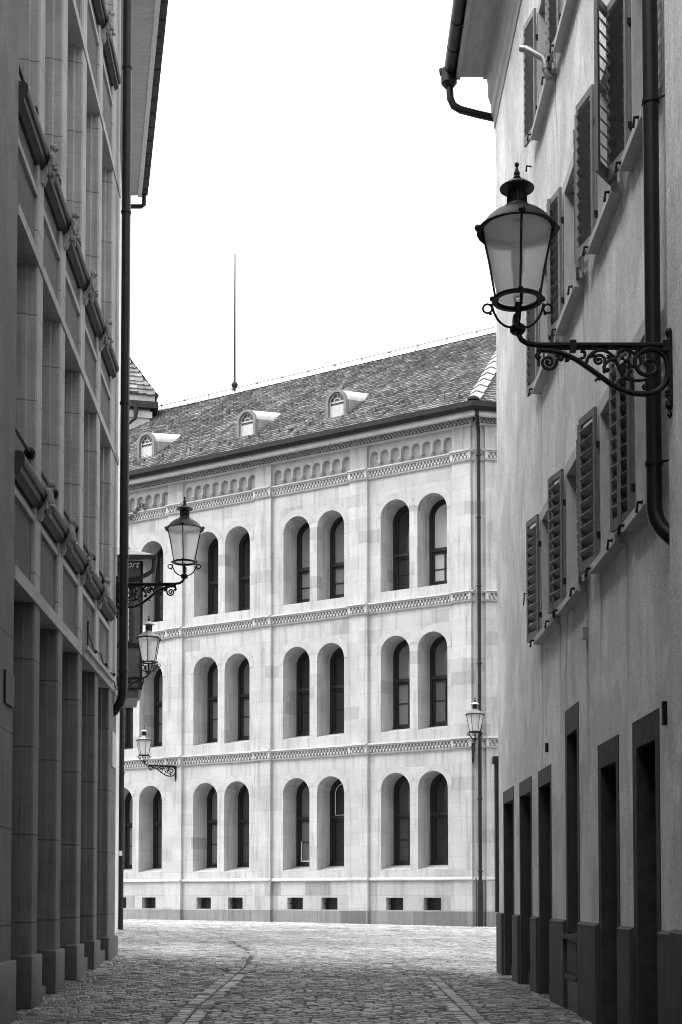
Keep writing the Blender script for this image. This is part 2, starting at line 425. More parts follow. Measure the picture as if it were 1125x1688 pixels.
# ------------------------------------------------------------ arched / rectangular openings in a wall
def arch_pts(ua, ub, zsp, n=14):
    r = (ub - ua) / 2; c = (ua + ub) / 2
    return [(c - r * math.cos(PI * i / n), zsp + r * math.sin(PI * i / n)) for i in range(n + 1)]
def wall_open(mb, u0, u1, z0, z1, ops, o=0, depth=1.0, sill_rise=0, reveal=None, S=1):
    """front face of a wall with openings (ua,ub,zs,ztop or spring,arch) and their reveals; S flips the outward axis"""
    rv = reveal or mb
    P = lambda u, oo, z: (u, S * oo, z)
    cur = u0
    for ua, ub, zs, zt, arch in sorted(ops):
        mb.quad(P(cur, o, z0), P(ua, o, z0), P(ua, o, z1), P(cur, o, z1))
        mb.quad(P(ua, o, z0), P(ub, o, z0), P(ub, o, zs), P(ua, o, zs))
        pts = arch_pts(ua, ub, zt) if arch else [(ua, zt), (ub, zt)]
        for (a, za), (b, zb) in zip(pts, pts[1:]):
            mb.quad(P(a, o, za), P(b, o, zb), P(b, o, z1), P(a, o, z1))
            rv.quad(P(a, o, za), P(b, o, zb), P(b, o - depth, zb), P(a, o - depth, za))
        zi = zs + sill_rise
        rv.quad(P(ua, o, zs), P(ub, o, zs), P(ub, o - depth, zi), P(ua, o - depth, zi))
        for u in (ua, ub):
            rv.quad(P(u, o, zs), P(u, o - depth, zi), P(u, o - depth, zt), P(u, o, zt))
        cur = ub
    mb.quad(P(cur, o, z0), P(u1, o, z0), P(u1, o, z1), P(cur, o, z1))

# ============================================================ FAR BUILDING (sandstone)
BP = (4.47717664, 47.0, 0); BA = math.radians(147.7325)
far = thing('arched_stone_building', 'large pale sandstone building with rows of paired arched windows closing the end of the alley', 'building', BP, BA)
A2 = math.radians(-135.3); ex, ey = math.cos(A2), math.sin(A2); fx, fy = -ey * -1, 0
# chamfer face: along (ex,ey), outward (ox,oy)
ox, oy = math.cos(math.radians(134.7)), math.sin(math.radians(134.7))
L2 = 7.4
T2 = lambda u, o, z: (u * ex + o * ox, u * ey + o * oy, z)
PER = 4.107
BAYS = 5
UEND = 21.2
pil = [(.10, .80)] + [(4.14 + PER * k, 4.86 + PER * k) for k in range(BAYS)]
pil = [p for p in pil if p[0] < UEND - .7]
wins = []
for k in range(5):
    for c in (1.63, 3.09): wins.append(c + PER * k)
WW = .575
floors = [(2.22, 4.97, .20), (6.97, 9.71, .22), (11.86, 14.46, .22)]
wall = MB()
bounds = [(1.90, 6.28), (6.28, 11.14), (11.14, 16.0)]
for (z0, z1), (zs, zsp, sr) in zip(bounds, floors):
    wall_open(wall, 0, UEND, z0, z1, [(c - WW, c + WW, zs, zsp, True) for c in wins], 0, 1.0, sr)
# upper band with the blind arcade
WT = 17.22
wall.quad((0, 0, 16.0), (UEND, 0, 16.0), (UEND, 0, 16.2), (0, 0, 16.2))
def arcade(mb, ua, ub, k=8, T=None):
    """eight little round arches on corbels, the field behind set back"""
    pitch = (ub - ua - .02) / k; r = pitch * .41; zsp = 16.69; zc = 16.44
    D = .17; c0 = ua + .01 + pitch / 2
    cents = [c0 + i * pitch for i in range(k)]
    mb.quad((ua, -D, 16.2), (ub, -D, 16.2), (ub, -D, 16.95), (ua, -D, 16.95))     # field
    cur = ua
    for i, c in enumerate(cents):
        a, b = c - r, c + r
        # pier left of this arch
        zb = zc if i else 16.2
        mb.quad((cur, 0, zb), (a, 0, zb), (a, 0, WT), (cur, 0, WT))
        if i:
            m = (cur + a) / 2
            mb.prism([(-D, zc), (.05, zc), (.04, 16.40), (-.06, 16.31), (-D, 16.27)], 'x', cur - .004, a + .004)
            mb.box(cur - .03, a + .03, -D + .02, .06, zc + .0, zc + .035)
        mb.quad((a, 0, zb), (a, -D, zb), (a, -D, zsp), (a, 0, zsp))
        pts = arch_pts(a, b, zsp, 10)
        for (p, za), (q, zq) in zip(pts, pts[1:]):
            mb.quad((p, 0, za), (q, 0, zq), (q, 0, WT), (p, 0, WT))
            mb.quad((p, 0, za), (q, 0, zq), (q, -D, zq), (p, -D, za))
        zb2 = zc if i < k - 1 else 16.2
        mb.quad((b, 0, zb2), (b, -D, zb2), (b, -D, zsp), (b, 0, zsp))
        cur = b
    mb.quad((cur, 0, 16.2), (ub, 0, 16.2), (ub, 0, WT), (cur, 0, WT))
edges = [p for q in pil for p in q]
fields = [(.80, 4.14)] + [(4.86 + PER * k, min(8.247 + PER * k, UEND)) for k in range(4)]
upper = MB()
for ua, ub in fields:
    if ub - ua > 3: arcade(upper, ua, ub)
    else: upper.quad((ua, 0, 16.2), (ub, 0, 16.2), (ub, 0, WT), (ua, 0, WT))
for a, b in [(0, .8)] + pil[1:]:
    upper.quad((a, 0, 16.2), (b, 0, 16.2), (b, 0, WT), (a, 0, WT))
upper.build('arcade_frieze', 'facade_smooth', far, smooth=False)
# voussoir rings, just proud
ring = MB()
for c in wins:
    for zs, zsp, sr in floors:
        po = arch_pts(c - WW - .24, c + WW + .24, zsp, 18); pi_ = arch_pts(c - WW, c + WW, zsp, 18)
        for i in range(18):
            (a, za), (b, zb) = po[i], po[i + 1]; (p, zp), (q, zq) = pi_[i], pi_[i + 1]
            if (c - 1.63) % PER < .1 and a > c + .73 - 0.005 and i > 9: continue
            if (c - 3.09) % PER < .1 and b < c - .73 + .005 and i < 9: continue
            a2, b2 = max(min(a, c + .73), c - .73), max(min(b, c + .73), c - .73)
            ring.quad((a2, .012, za), (b2, .012, zb), (q, .012, zq), (p, .012, zp))
            ring.quad((a2, .012, za), (b2, .012, zb), (b2, 0, zb), (a2, 0, za))
ring.build('voussoirs', 'voussoir', far, smooth=False)
# plain body: ends and back
wall.quad((UEND, 0, 0), (UEND, -14, 0), (UEND, -14, 17.5), (UEND, 0, 17.5))
wall.quad((UEND, -14, 0), (-4.5, -14, 0), (-4.5, -14, 17.5), (UEND, -14, 17.5))
wall.add([T2(0, 0, 0), T2(L2, 0, 0), T2(L2, 0, 17.5), T2(0, 0, 17.5)], [(0, 1, 2, 3)])
e2 = T2(L2, 0, 0)
wall.quad((e2[0], e2[1], 0), (-4.5, -14, 0), (-4.5, -14, 17.5), (e2[0], e2[1], 17.5))
wall.build('wall', 'facade', far, smooth=False)
# pilasters
for a, b in pil:
    p = MB()
    p.box(a, b, 0.001, .12, 1.95, 17.1)
    p.box(a - .04, b + .04, .0, .19, .78, 1.84)
    p.build('pilaster', 'facade', far, smooth=False)
for T in (T2,):
    p = MB(T); p.box(.33, 1.05, .001, .12, 1.95, 17.1); p.box(.29, 1.09, 0, .19, .78, 1.84); p.build('pilaster', 'facade', far, smooth=False)
    p = MB(T); p.box(L2 - 1.05, L2 - .33, .001, .12, 1.95, 17.1); p.build('pilaster', 'facade', far, smooth=False)
# string courses with billet ornament
def string_course(zt, T=None, name='string_course', u0=0.0, u1=UEND, pp=pil, top=False):
    s = MB(T)
    segs = []; cur = u0
    for a, b in pp:
        if a > cur + .01: segs.append((cur, a, 0))
        segs.append((a, b, .12)); cur = b
    if cur < u1: segs.append((cur, u1, 0))
    for a, b, o in segs:
        x0, x1 = a, b
        if o: x0, x1 = a - .02, b + .02
        s.prism([(o, zt), (o + .02, zt), (o + .15, zt - .02), (o + .16, zt - .07), (o + .10, zt - .09), (o + .09, zt - .12), (o, zt - .12)], 'x', x0, x1)
        s.prism([(o, zt - .40), (o + .07, zt - .385), (o + .095, zt - .34), (o, zt - .33)], 'x', x0, x1)
        s.box(x0, x1, o + .0, o + .004, zt - .33, zt - .12)
        w = x1 - x0
        if w < .3: continue
        m = .09 if o else .07
        s.box(x0, x0 + m, o + .004, o + .087, zt - .33, zt - .12); s.box(x1 - m, x1, o + .004, o + .087, zt - .33, zt - .12)
        n = max(2, int((w - 2 * m) / .125)); pit = (w - 2 * m) / n
        for r in range(2):
            zz = zt - .128 - r * .10
            for i in range(n):
                c = x0 + m + (i + (.28 if r == 0 else .72)) * pit
                s.prism([(c - .038, zz), (c + .038, zz), (c + .02, zz - .09), (c - .02, zz - .09)], 'y', o + .004, o + .075)
    return s.build(name, 'facade_smooth', far, smooth=False)
for zt in (6.62, 11.52, 16.27):
    string_course(zt)
    string_course(zt, T2, 'string_course', .2, L2 - .2, [(.33, 1.05), (L2 - 1.05, L2 - .33)])
# ledge above base
def ledge(T, u0, u1, pp):
    s = MB(T); cur = u0
    for a, b in pp + [(u1, u1)]:
        if a > cur: s.prism([(0, 1.96), (.07, 1.93), (.13, 1.90), (.14, 1.86), (.10, 1.83), (0, 1.83)], 'x', cur, a)
        if b > a: s.prism([(0, 1.97), (.20, 1.94), (.25, 1.90), (.25, 1.86), (.20, 1.83), (0, 1.83)], 'x', a - .05, b + .05)
        cur = b
    s.build('base_ledge', 'facade_smooth', far, smooth=False)
ledge(None, 0, UEND, pil); ledge(T2, 0, L2, [(.33, 1.05)])
# base with basement openings
base = MB()
bops = [(c - .335, c + .335, .84, 1.26, False) for c in wins]
wall_open(base, 0, UEND, .0, 1.84, bops, .06, .35)
base.T = T2
base.quad((0, .06, 0), (L2, .06, 0), (L2, .06, 1.84), (0, .06, 1.84))
base.T = None
base.build('base_wall', 'base_stone', far, smooth=False)
foot = MB(); cur = 0
foot.box(-.02, UEND, .0, .10, -.3, .80)
for a, b in pil: foot.box(a - .06, b + .06, .1, .22, -.3, .81)
foot.T = T2; foot.box(-.02, L2, 0, .10, -.3, .80); foot.box(.27, 1.11, .1, .22, -.3, .81)
foot.build('granite_plinth', 'granite', far, smooth=False)
for c in wins:
    w = MB(); w.box(c - .335, c + .335, -.30, -.27, .84, 1.26)
    fr = w.build('basement_window', 'frame_dark', far, smooth=False)
    b_ = MB()
    for i in range(5): b_.tube([(c - .24 + i * .12, -.1, .84), (c - .24 + i * .12, -.1, 1.26)], .012, 6)
    b_.tube([(c - .335, -.1, 1.05), (c + .335, -.1, 1.05)], .012, 6)
    b_.build('grille', 'iron', fr)
# windows
def win_mesh():
    f = MB(); H0 = 0; w = WW; d0, d1 = -1.0, -.88
    def arc_ring(r0, r1, zsp, y0, y1, z0, n=16):
        po = [(-r0 * math.cos(PI * i / n), zsp + r0 * math.sin(PI * i / n)) for i in range(n + 1)]
        pi2 = [(-r1 * math.cos(PI * i / n), zsp + r1 * math.sin(PI * i / n)) for i in range(n + 1)]
        for i in range(n):
            (a, za), (b, zb) = po[i], po[i + 1]; (p, zp), (q, zq) = pi2[i], pi2[i + 1]
            f.add([(a, y0, za), (b, y0, zb), (q, y0, zq), (p, y0, zp), (a, y1, za), (b, y1, zb), (q, y1, zq), (p, y1, zp)],
                  [(4, 5, 6, 7), (2, 3, 7, 6), (0, 1, 5, 4)])
        for s_ in (-1, 1): f.box(min(s_ * r0, s_ * r1), max(s_ * r0, s_ * r1), y0, y1, z0, zsp)
    return f, arc_ring
for fi, (zs, zsp, sr) in enumerate(floors):
    zb = zs + sr
    f, arc_ring = win_mesh()
    arc_ring(WW + .02, WW - .09, zsp, -1.0, -.86, zb)
    tz = [4.15, 8.86, 13.30][fi]; lz = [3.28, 8.05, 12.62][fi]
    arc_ring(WW - .085, WW - .16, zsp, -1.0, -.90, tz)
    f.box(-WW + .09, WW - .09, -1.0, -.84, tz - .07, tz + .05)
    f.box(-WW + .09, WW - .09, -1.0, -.92, zb, zb + .13)
    for s_ in (-1, 1): f.box(min(s_ * (WW - .085), s_ * (WW - .17)), max(s_ * (WW - .085), s_ * (WW - .17)), -1.0, -.91, zb + .13, tz - .07)
    f.box(-WW + .09, WW - .09, -1.0, -.91, tz - .14, tz - .07)
    f.box(-.03, .03, -.995, -.93, zb + .13, tz - .14)
    f.box(-WW + .16, WW - .16, -.995, -.945, lz - .018, lz + .018)
    f.box(-WW - .02, WW + .02, -1.0, -.80, zb - .04, zb + .001)
    proto = f.build('window', 'frame_dark', far, smooth=False)
    pn = MB(); n = 16
    pts = [(WW - .05, zb + .05), (WW - .05, zsp)] + [((WW - .05) * math.cos(PI * i / n), zsp + (WW - .05) * math.sin(PI * i / n)) for i in range(1, n)] + [(-WW + .05, zsp), (-WW + .05, zb + .05)]
    pn.add([(x, -.975, z) for x, z in pts], [tuple(range(len(pts)))])
    pane = pn.build('pane', 'pane', proto, smooth=False, recalc=False)
    for i, c in enumerate(wins):
        if i == 0: w = proto; p = pane; pdata = pane.data
        else:
            w = proto.copy(); COL.objects.link(w); w.parent = far
            p = pane.copy(); p.data = pdata; COL.objects.link(p); p.parent = w
        w.location = (c, 0, 0)
        mt = random.choice(['pane', 'pane', 'pane_mid', 'pane_dark', 'pane_mid', 'pane_light'])
        if fi == 2 and i == 0: mt = 'pane_bright'
        if mt != 'pane':
            p.data = pdata.copy(); p.data.materials[0] = M[mt]
        if fi == 2 and i == 0: p['label'] = 'pane with a pale blind behind it'
    if fi == 0:
        # white inner rims seen in two ground floor windows
        c = wins[2]; r = MB(); n = 14; R = WW - .17
        for k in range(n):
            a0, a1 = PI * k / n, PI * (k + 1) / n
            r.quad((R * math.cos(a0), -.935, zsp + R * math.sin(a0)), (R * math.cos(a1), -.935, zsp + R * math.sin(a1)),
                   ((R - .03) * math.cos(a1), -.935, zsp + (R - .03) * math.sin(a1)), ((R - .03) * math.cos(a0), -.935, zsp + (R - .03) * math.sin(a0)))
        r.box(R - .03, R, -.95, -.935, tz + .06, zsp); r.box(-R, -R + .03, -.95, -.935, tz + .06, zsp); r.box(-R, R, -.95, -.935, tz + .05, tz + .08)
        ww = [o for o in far.children if o.name.startswith('window') and abs(o.location.x - c) < .01][0]
        r.build('white_trim', 'white_paint', ww, smooth=False)
        c = wins[3]; r = MB()
        R = WW - .18
        for a, b_, z0, z1 in ((-R, -R + .025, 2.6, 3.3), (R - .025, R, 2.6, 3.3), (-R, R, 2.56, 2.6)): r.box(a, b_, -.93, -.905, z0, z1)
        ww = [o for o in far.children if o.name.startswith('window') and abs(o.location.x - c) < .01][0]
        r.build('white_trim', 'white_paint', ww, smooth=False)
# cornice + top billet strip
cor = MB()
def top_strip(T, u0, u1):
    s = MB(T)
    s.box(u0, u1, .0, .20, 17.05, 17.11); s.box(u0, u1, 0, .124, 17.11, 17.37)
    n = int((u1 - u0) / .14); pit = (u1 - u0) / n
    for r in range(3):
        zz = 17.135 + r * .078
        for i in range(n):
            c = u0 + (i + (.25 if r % 2 == 0 else .75)) * pit
            s.box(c - .036, c + .036, .124, .215, zz, zz + .066)
    s.build('billet_frieze', 'facade_smooth', far, smooth=False)
top_strip(None, .05, UEND); top_strip(T2, .1, L2)
def mitre_run(mb, prof, uend1=UEND):
    """profile (o,z) swept along face 1, round the obtuse corner and along the chamfer"""
    t = math.tan(math.radians(22.35))
    for i in range(len(prof)):
        (o0, z0), (o1, z1) = prof[i], prof[(i + 1) % len(prof)]
        mb.quad((uend1, o0, z0), (-o0 * t, o0, z0), (-o1 * t, o1, z1), (uend1, o1, z1))
        a = T2(-o0 * t, o0, z0); b = T2(L2 + .4, o0, z0); c = T2(L2 + .4, o1, z1); d = T2(-o1 * t, o1, z1)
        mb.quad(a, b, c, d)
mitre_run(cor, [(0, 17.38), (.25, 17.375), (.30, 17.34), (.36, 17.28), (.60, 17.17), (.66, 17.17), (.70, 17.20), (.71, 17.47), (.60, 17.5), (0, 17.5)])
cor.build('cornice', 'facade_smooth', far, smooth=False)
gut = MB()
mitre_run(gut, [(.712, 17.45), (.73, 17.36), (.80, 17.32), (.88, 17.35), (.93, 17.43), (.94, 17.60), (.92, 17.60), (.86, 17.47), (.712, 17.47)])
gut.build('gutter', 'pipe', far)
# roof ----------------------------------------------------
EZ = 17.56; KR = 5.63 / 7.75; apex = (1.72, -7.0)
ridge_z = EZ + 7.75 * KR
c1 = (-.31, .75)
c2 = T2(L2 + .31, .75, 0)[:2]
rf = MB()
rf.quad((UEND, .75, EZ - .03), (c1[0], c1[1], EZ - .03), (apex[0], apex[1], ridge_z - .03), (UEND, -7, ridge_z - .03))
rf.add([(c1[0], c1[1], EZ - .03), (c2[0], c2[1], EZ - .03), (apex[0], apex[1], ridge_z - .03)], [(0, 1, 2)])
rf.quad((UEND, -7, ridge_z - .03), (apex[0], -7, ridge_z - .03), (-4.5, -14.7, EZ), (UEND, -14.7, EZ))
rf.add([(c2[0], c2[1], EZ - .03), (-4.5, -14.7, EZ), (apex[0], -7, ridge_z - .03)], [(0, 1, 2)])
roof = rf.build('roof', 'roof_tile', far, smooth=False)
def tile_field(name, A, Udir, Vdir, L, umin, umax, parent, ew=.19, eh=.24, th=.055, mat='roof_tile', jit=.012, wav=0):
    """overlapping plain tiles: A origin on the eave, Udir along it, Vdir up the slope"""
    A, U, V = Vector(A), Vector(Udir).normalized(), Vector(Vdir).normalized()
    Nn = U.cross(V).normalized()
    if Nn.z < 0: Nn = -Nn
    m = MB(); rows = int(L / eh)
    for r in range(rows):
        v0 = r * eh; off = (r % 2) * ew / 2
        a, b = umin(v0 + eh * .5), umax(v0 + eh * .5)
        n = int((b - a) / ew)
        for i in range(n + 1):
            u0 = a + i * ew - (off if i else 0) ; u1 = min(a + (i + 1) * ew - off, b)
            if u1 - u0 < .02: continue
            dv = random.uniform(-jit, jit) + wav * math.sin(i * 1.3 + r); l = th * random.uniform(.7, 1.35); tl = random.uniform(-.006, .006)
            mid = (u0 + u1) / 2
            P = lambda u, v, h: tuple(A + U * u + V * v + Nn * h)
            vs = [P(u0 + .004, v0 + dv + .012, l + tl), P(mid, v0 + dv - .014, l + .003), P(u1 - .004, v0 + dv + .012, l - tl), P(u1 - .004, v0 + eh * 1.12, .006), P(u0 + .004, v0 + eh * 1.12, .006),
                  P(u0 + .004, v0 + dv + .012, 0), P(mid, v0 + dv - .014, 0), P(u1 - .004, v0 + dv + .012, 0)]
            t = min(1, max(0, random.gauss(.5, .09) + (random.random() < .04) * .3))
            m.add(vs, [(0, 1, 2, 3, 4), (0, 5, 6, 1), (1, 6, 7, 2)], t)
    return m.build(name, mat, parent, smooth=False, tones=True, recalc=False)
SL = math.hypot(7.75, 5.63)
tile_field('roof_tiles', (0, .75, EZ), (1, 0, 0), (0, -7.75, 5.63), SL, lambda v: c1[0] + (apex[0] - c1[0]) * v / SL + .04, lambda v: UEND, roof)
mid2 = Vector((apex[0], apex[1], ridge_z)); cc = Vector((c1[0], c1[1], EZ)); u2 = Vector((ex, ey, 0))
proj = cc + u2 * (mid2 - cc).dot(u2); V2 = mid2 - proj; SL2 = V2.length; hl = (proj - cc).length
tile_field('roof_tiles', cc, u2, V2, SL2, lambda v: hl * v / SL2 + .04, lambda v: 2 * hl - hl * v / SL2, roof)
# ridge capping, hip tiles, ridge conductor
rd = MB()
n = int((UEND - apex[0]) / .4)
for i in range(n):
    u = apex[0] + i * .4
    pr = [(-7 + .14 * math.cos(a), ridge_z - .06 + .12 * math.sin(a)) for a in [PI * k / 8 for k in range(9)]]
    rd.prism(pr, 'x', u, u + .37)
rd.build('ridge_tiles', 'zinc', roof)
hp = MB(); A_ = Vector((c1[0], c1[1], EZ + .03)); B_ = Vector((apex[0], apex[1], ridge_z + .02)); d = (B_ - A_); nh = int(d.length / .72)
hdir = d.normalized(); side = hdir.cross(Vector((0, 0, 1))).normalized(); upn = side.cross(hdir)
for i in range(nh):
    p = A_ + hdir * (i * .72 + .15); q = p + hdir * .76
    w = .24; h = .11; li = .06
    for a_, b_ in ((-1, 0), (0, 1)):
        f = lambda base, s_, lift: tuple(base + side * w * s_ + upn * (h * (1 - abs(s_)) + lift))
        hp.add([f(p, a_, li), f(p, b_, li), f(q, b_, 0), f(q, a_, 0), f(p, a_, li - .03), f(p, b_, li - .03)], [(0, 1, 2, 3), (0, 1, 5, 4)])
hp.build('hip_tiles', 'hip_tile', roof, smooth=False)
hc = MB(); hc.blob(tuple(A_ + hdir * .12 + Vector((0, 0, .06))), (.22, .22, .12)); hc.build('hip_cap', 'pipe', roof)
cnd = MB(); cnd.tube([(apex[0], -7, ridge_z + .22), (UEND, -7, ridge_z + .22)], .018, 5)
for i in range(14): u = apex[0] + .4 + i * 1.32; cnd.tube([(u, -7, ridge_z + .05), (u, -7, ridge_z + .3)], .02, 5); cnd.box(u - .05, u + .05, -7.05, -6.95, ridge_z + .19, ridge_z + .25)
cnd.build('lightning_conductor', 'zinc', roof)
for i in range(30):
    sg = MB()
    u = .6 + i * .69; v = 1.05 if i % 2 else .78
    y_ = .75 - v; z_ = EZ + v * KR
    sg.box(u - .012, u + .012, y_ - .02, y_ + .0, z_, z_ + .19); sg.box(u - .05, u + .05, y_ - .03, y_ - .005, z_ + .04, z_ + .08)
    sg.tube([(u, y_, z_ + .17), (u, y_ - .25, z_ + .10)], .01, 4)
    sg.build('snow_hook', 'pipe', roof, smooth=False)
# lightning rod
rod = MB(); rod.lathe([(.05, 0), (.06, .15), (.13, .2), (.15, .28), (.12, .36), (.05, .42)], (15.2, -7, ridge_z + .1), 10)
rod.tube([(15.2, -7, ridge_z + .4), (15.2, -7, ridge_z + 3.2), (15.2, -7, ridge_z + 6.2)], [.055, .042, .03], 6)
rod.build('lightning_rod', 'pipe', roof)
# dormers
def dormer(u):
    z0 = 18.60; r = .41; sp = 19.22; yf = -.72
    d = MB(); n = 16
    SLP = .25; zf = EZ + (.75 - yf) * KR
    dd = lambda z: max(.05, (z - zf) / (KR - SLP))
    pts = [(-r * math.cos(PI * i / n), sp + r * math.sin(PI * i / n)) for i in range(n + 1)]
    for (a, za), (b, zb) in zip(pts, pts[1:]):
        d.quad((u + a, yf + .05, za), (u + b, yf + .05, zb), (u + b, yf - dd(zb) - .08, zb + SLP * dd(zb)), (u + a, yf - dd(za) - .08, za + SLP * dd(za)))
    root = d.build('dormer', 'zinc_pale', roof, recalc=False)
    c = MB()
    for s_ in (-1, 1): c.add([(u + s_ * (r - .002), yf, z0), (u + s_ * (r - .002), yf, sp), (u + s_ * (r - .002), yf - dd(sp) - .08, sp + SLP * dd(sp)), (u + s_ * (r - .002), yf, z0)], [(0, 1, 2, 3)])
    c.build('dormer_cheek', 'zinc', root, smooth=False)
    f = MB(); ro, ri = r + .03, r - .08
    for (r0, r1, y0, y1) in ((ro, ri, yf - .02, yf + .07),):
        po = [(-r0 * math.cos(PI * i / n), sp + r0 * math.sin(PI * i / n)) for i in range(n + 1)]
        pi2 = [(-r1 * math.cos(PI * i / n), sp + r1 * math.sin(PI * i / n)) for i in range(n + 1)]
        for i in range(n):
            (a, za), (b, zb) = po[i], po[i + 1]; (p, zp), (q, zq) = pi2[i], pi2[i + 1]
            f.add([(u + a, y1, za), (u + b, y1, zb), (u + q, y1, zq), (u + p, y1, zp), (u + a, y0, za), (u + b, y0, zb), (u + q, y0 - .1, zq), (u + p, y0 - .1, zp)], [(0, 1, 2, 3), (0, 1, 5, 4), (2, 3, 7, 6)])
        for s_ in (-1, 1): f.box(u + min(s_ * r0, s_ * r1), u + max(s_ * r0, s_ * r1), y0 - .1, y1, z0 - .02, sp)
        f.box(u - ro, u + ro, y0, y1, z0 - .1, z0 + .05)
    f.build('dormer_frame', 'zinc_dark', root, smooth=False)
    g_ = MB(); rr = ri + .01
    pts = [(rr, z0 + .04), (rr, sp)] + [(rr * math.cos(PI * i / n), sp + rr * math.sin(PI * i / n)) for i in range(1, n)] + [(-rr, sp), (-rr, z0 + .04)]
    g_.add([(u + x, yf - .07, z) for x, z in pts], [tuple(range(len(pts)))]); g_.build('dormer_pane', 'pane', root, smooth=False, recalc=False)
    s = MB()
    # white casement: outer ring, muntins radiating, lower solid panel
    for r0, r1 in ((ri, ri - .045), (.15, .12)):
        po = [(-r0 * math.cos(PI * i / n), sp + r0 * math.sin(PI * i / n)) for i in range(n + 1)]
        pi2 = [(-r1 * math.cos(PI * i / n), sp + r1 * math.sin(PI * i / n)) for i in range(n + 1)]
        for i in range(n):
            (a, za), (b, zb) = po[i], po[i + 1]; (p, zp), (q, zq) = pi2[i], pi2[i + 1]
            s.quad((u + a, yf - .04, za), (u + b, yf - .04, zb), (u + q, yf - .04, zq), (u + p, yf - .04, zp))
    for an in (45, 90, 135):
        a = math.radians(an); s.tube([(u + .13 * math.cos(a), yf - .05, sp + .13 * math.sin(a)), (u + ri * math.cos(a), yf - .05, sp + ri * math.sin(a))], .013, 4)
    s.box(u - ri, u + ri, yf - .06, yf - .04, z0 + .05, sp - .12)
    s.box(u - ri, u + ri, yf - .06, yf - .035, sp - .03, sp + .02)
    s.box(u - ri, u - ri + .05, yf - .06, yf - .035, sp - .12, sp); s.box(u + ri - .05, u + ri, yf - .06, yf - .035, sp - .12, sp)
    s.build('dormer_casement', 'casement', root, smooth=False)
for u in (5.93, 9.95, 14.85): dormer(u)
# corner downpipe
dp = MB(); px_, py_ = T2(.03, .14, 0)[0] + .0, .14
b0 = Vector((-.17, .05, 0)); bo = Vector((-.38, .925, 0))
dp.tube([tuple(b0 + bo * .62 + Vector((0, 0, 17.40))), tuple(b0 + bo * .60 + Vector((0, 0, 17.2))), tuple(b0 + bo * .3 + Vector((0, 0, 16.98))), tuple(b0 + bo * .05 + Vector((0, 0, 16.85))), (b0.x, b0.y, 16.7), (b0.x, b0.y, 10), (b0.x, b0.y, .32)], .062, 12)
for z in (16.0, 13.9, 11.6, 9.0, 6.9, 4.5, 2.1, 1.2): dp.lathe([(.075, 0), (.085, .015), (.085, .045), (.075, .06)], (b0.x, b0.y, z), 12)
dp.lathe([(.085, 0), (.085, 1.5), (.07, 1.56)], (b0.x, b0.y, .25), 12)
dp.build('downpipe', 'pipe', far)
# little plaque near the corner, ivy on the far frieze
pq = MB(T2); pq.box(.62, .80, .12, .135, 2.25, 2.42); pq.build('wall_plaque', 'zinc', far, smooth=False)
iv = MB()
for i in range(90):
    t = random.random(); u = 14.1 + t * 1.6 + random.uniform(-.1, .1); z = 16.25 + .25 * math.sin(t * 9) * (1 - t) + random.uniform(-.05, .12) - t * .3
    s_ = random.uniform(.03, .06); a = random.uniform(0, 6.28); c_, d_ = math.cos(a) * s_, math.sin(a) * s_
    iv.quad((u - c_, .14 + random.uniform(0, .06), z - d_), (u + d_, .2, z - c_), (u + c_, .16 + random.uniform(0, .06), z + d_), (u - d_, .22, z + c_))
iv.build('ivy', 'leaf', far, smooth=False, recalc=False)
# stair turret rising behind the ridge, at the left
TT = math.radians(12.4 - 147.7325); tcx, tcy = 18.8, -5.6
ca, sa = math.cos(TT), math.sin(TT)
TX = lambda x, y, z: (tcx + x * ca - y * sa, tcy + x * sa + y * ca, z - .3)
tw = MB(TX); H = 4.4
tw.box(-H, 0, 0, H, 19.0, 23.0); tw.box(-H - .1, .1, -.1, H + .1, 22.62, 22.9)
tur = tw.build('turret', 'facade_smooth', far, smooth=False)
tg = MB(TX); tg.box(-H - .35, .35, -.35, H + .35, 23.0, 23.28); tg.build('turret_gutter', 'pipe', tur, smooth=False)
tf = MB(TX); tf.box(-H - .2, .2, -.2, H + .2, 23.283, 23.62); tf.build('turret_fascia', 'soffit', tur, smooth=False)
tr = MB(TX); hw = H / 2 + .28; cxx, cyy = -H / 2, H / 2; ht = hw * 1.75
tr.add([(cxx - hw, cyy - hw, 23.58), (cxx + hw, cyy - hw, 23.58), (cxx + hw, cyy + hw, 23.58), (cxx - hw, cyy + hw, 23.58), (cxx, cyy, 23.58 + ht)], [(0, 1, 4), (1, 2, 4), (2, 3, 4), (3, 0, 4), (0, 1, 2, 3)])
tr.build('turret_roof', 'roof_tile', tur, smooth=False)
for (sx, sy, dx, dy) in ((-1, -1, 1, 0), (1, -1, 0, 1)):
    a = Vector(TX(cxx + sx * hw, cyy + sy * hw, 23.6)); b = Vector(TX(cxx + (sx + 2 * dx) * hw, cyy + (sy + 2 * dy) * hw, 23.6)); t = Vector(TX(cxx, cyy, 23.6 + ht))
    U = (b - a); Lu = U.length; V = t - (a + b) / 2; Lv = V.length
    tile_field('turret_tiles', a, U, V, Lv, lambda v: Lu / 2 * v / Lv, lambda v: Lu - Lu / 2 * v / Lv, tur, ew=.34, eh=.27, th=.075, jit=.03, wav=.025)
tp = MB(TX); tp.tube([(-.62, -.3, 23.1), (-.62, -.3, 22.75), (-.66, -.26, 22.5), (-1.0, -.3, 22.2), (-1.7, -.5, 21.5), (-2.4, -.8, 20.9)], [.12, .09, .075, .075, .075, .075], 10); tp.build('turret_downpipe', 'pipe', tur)

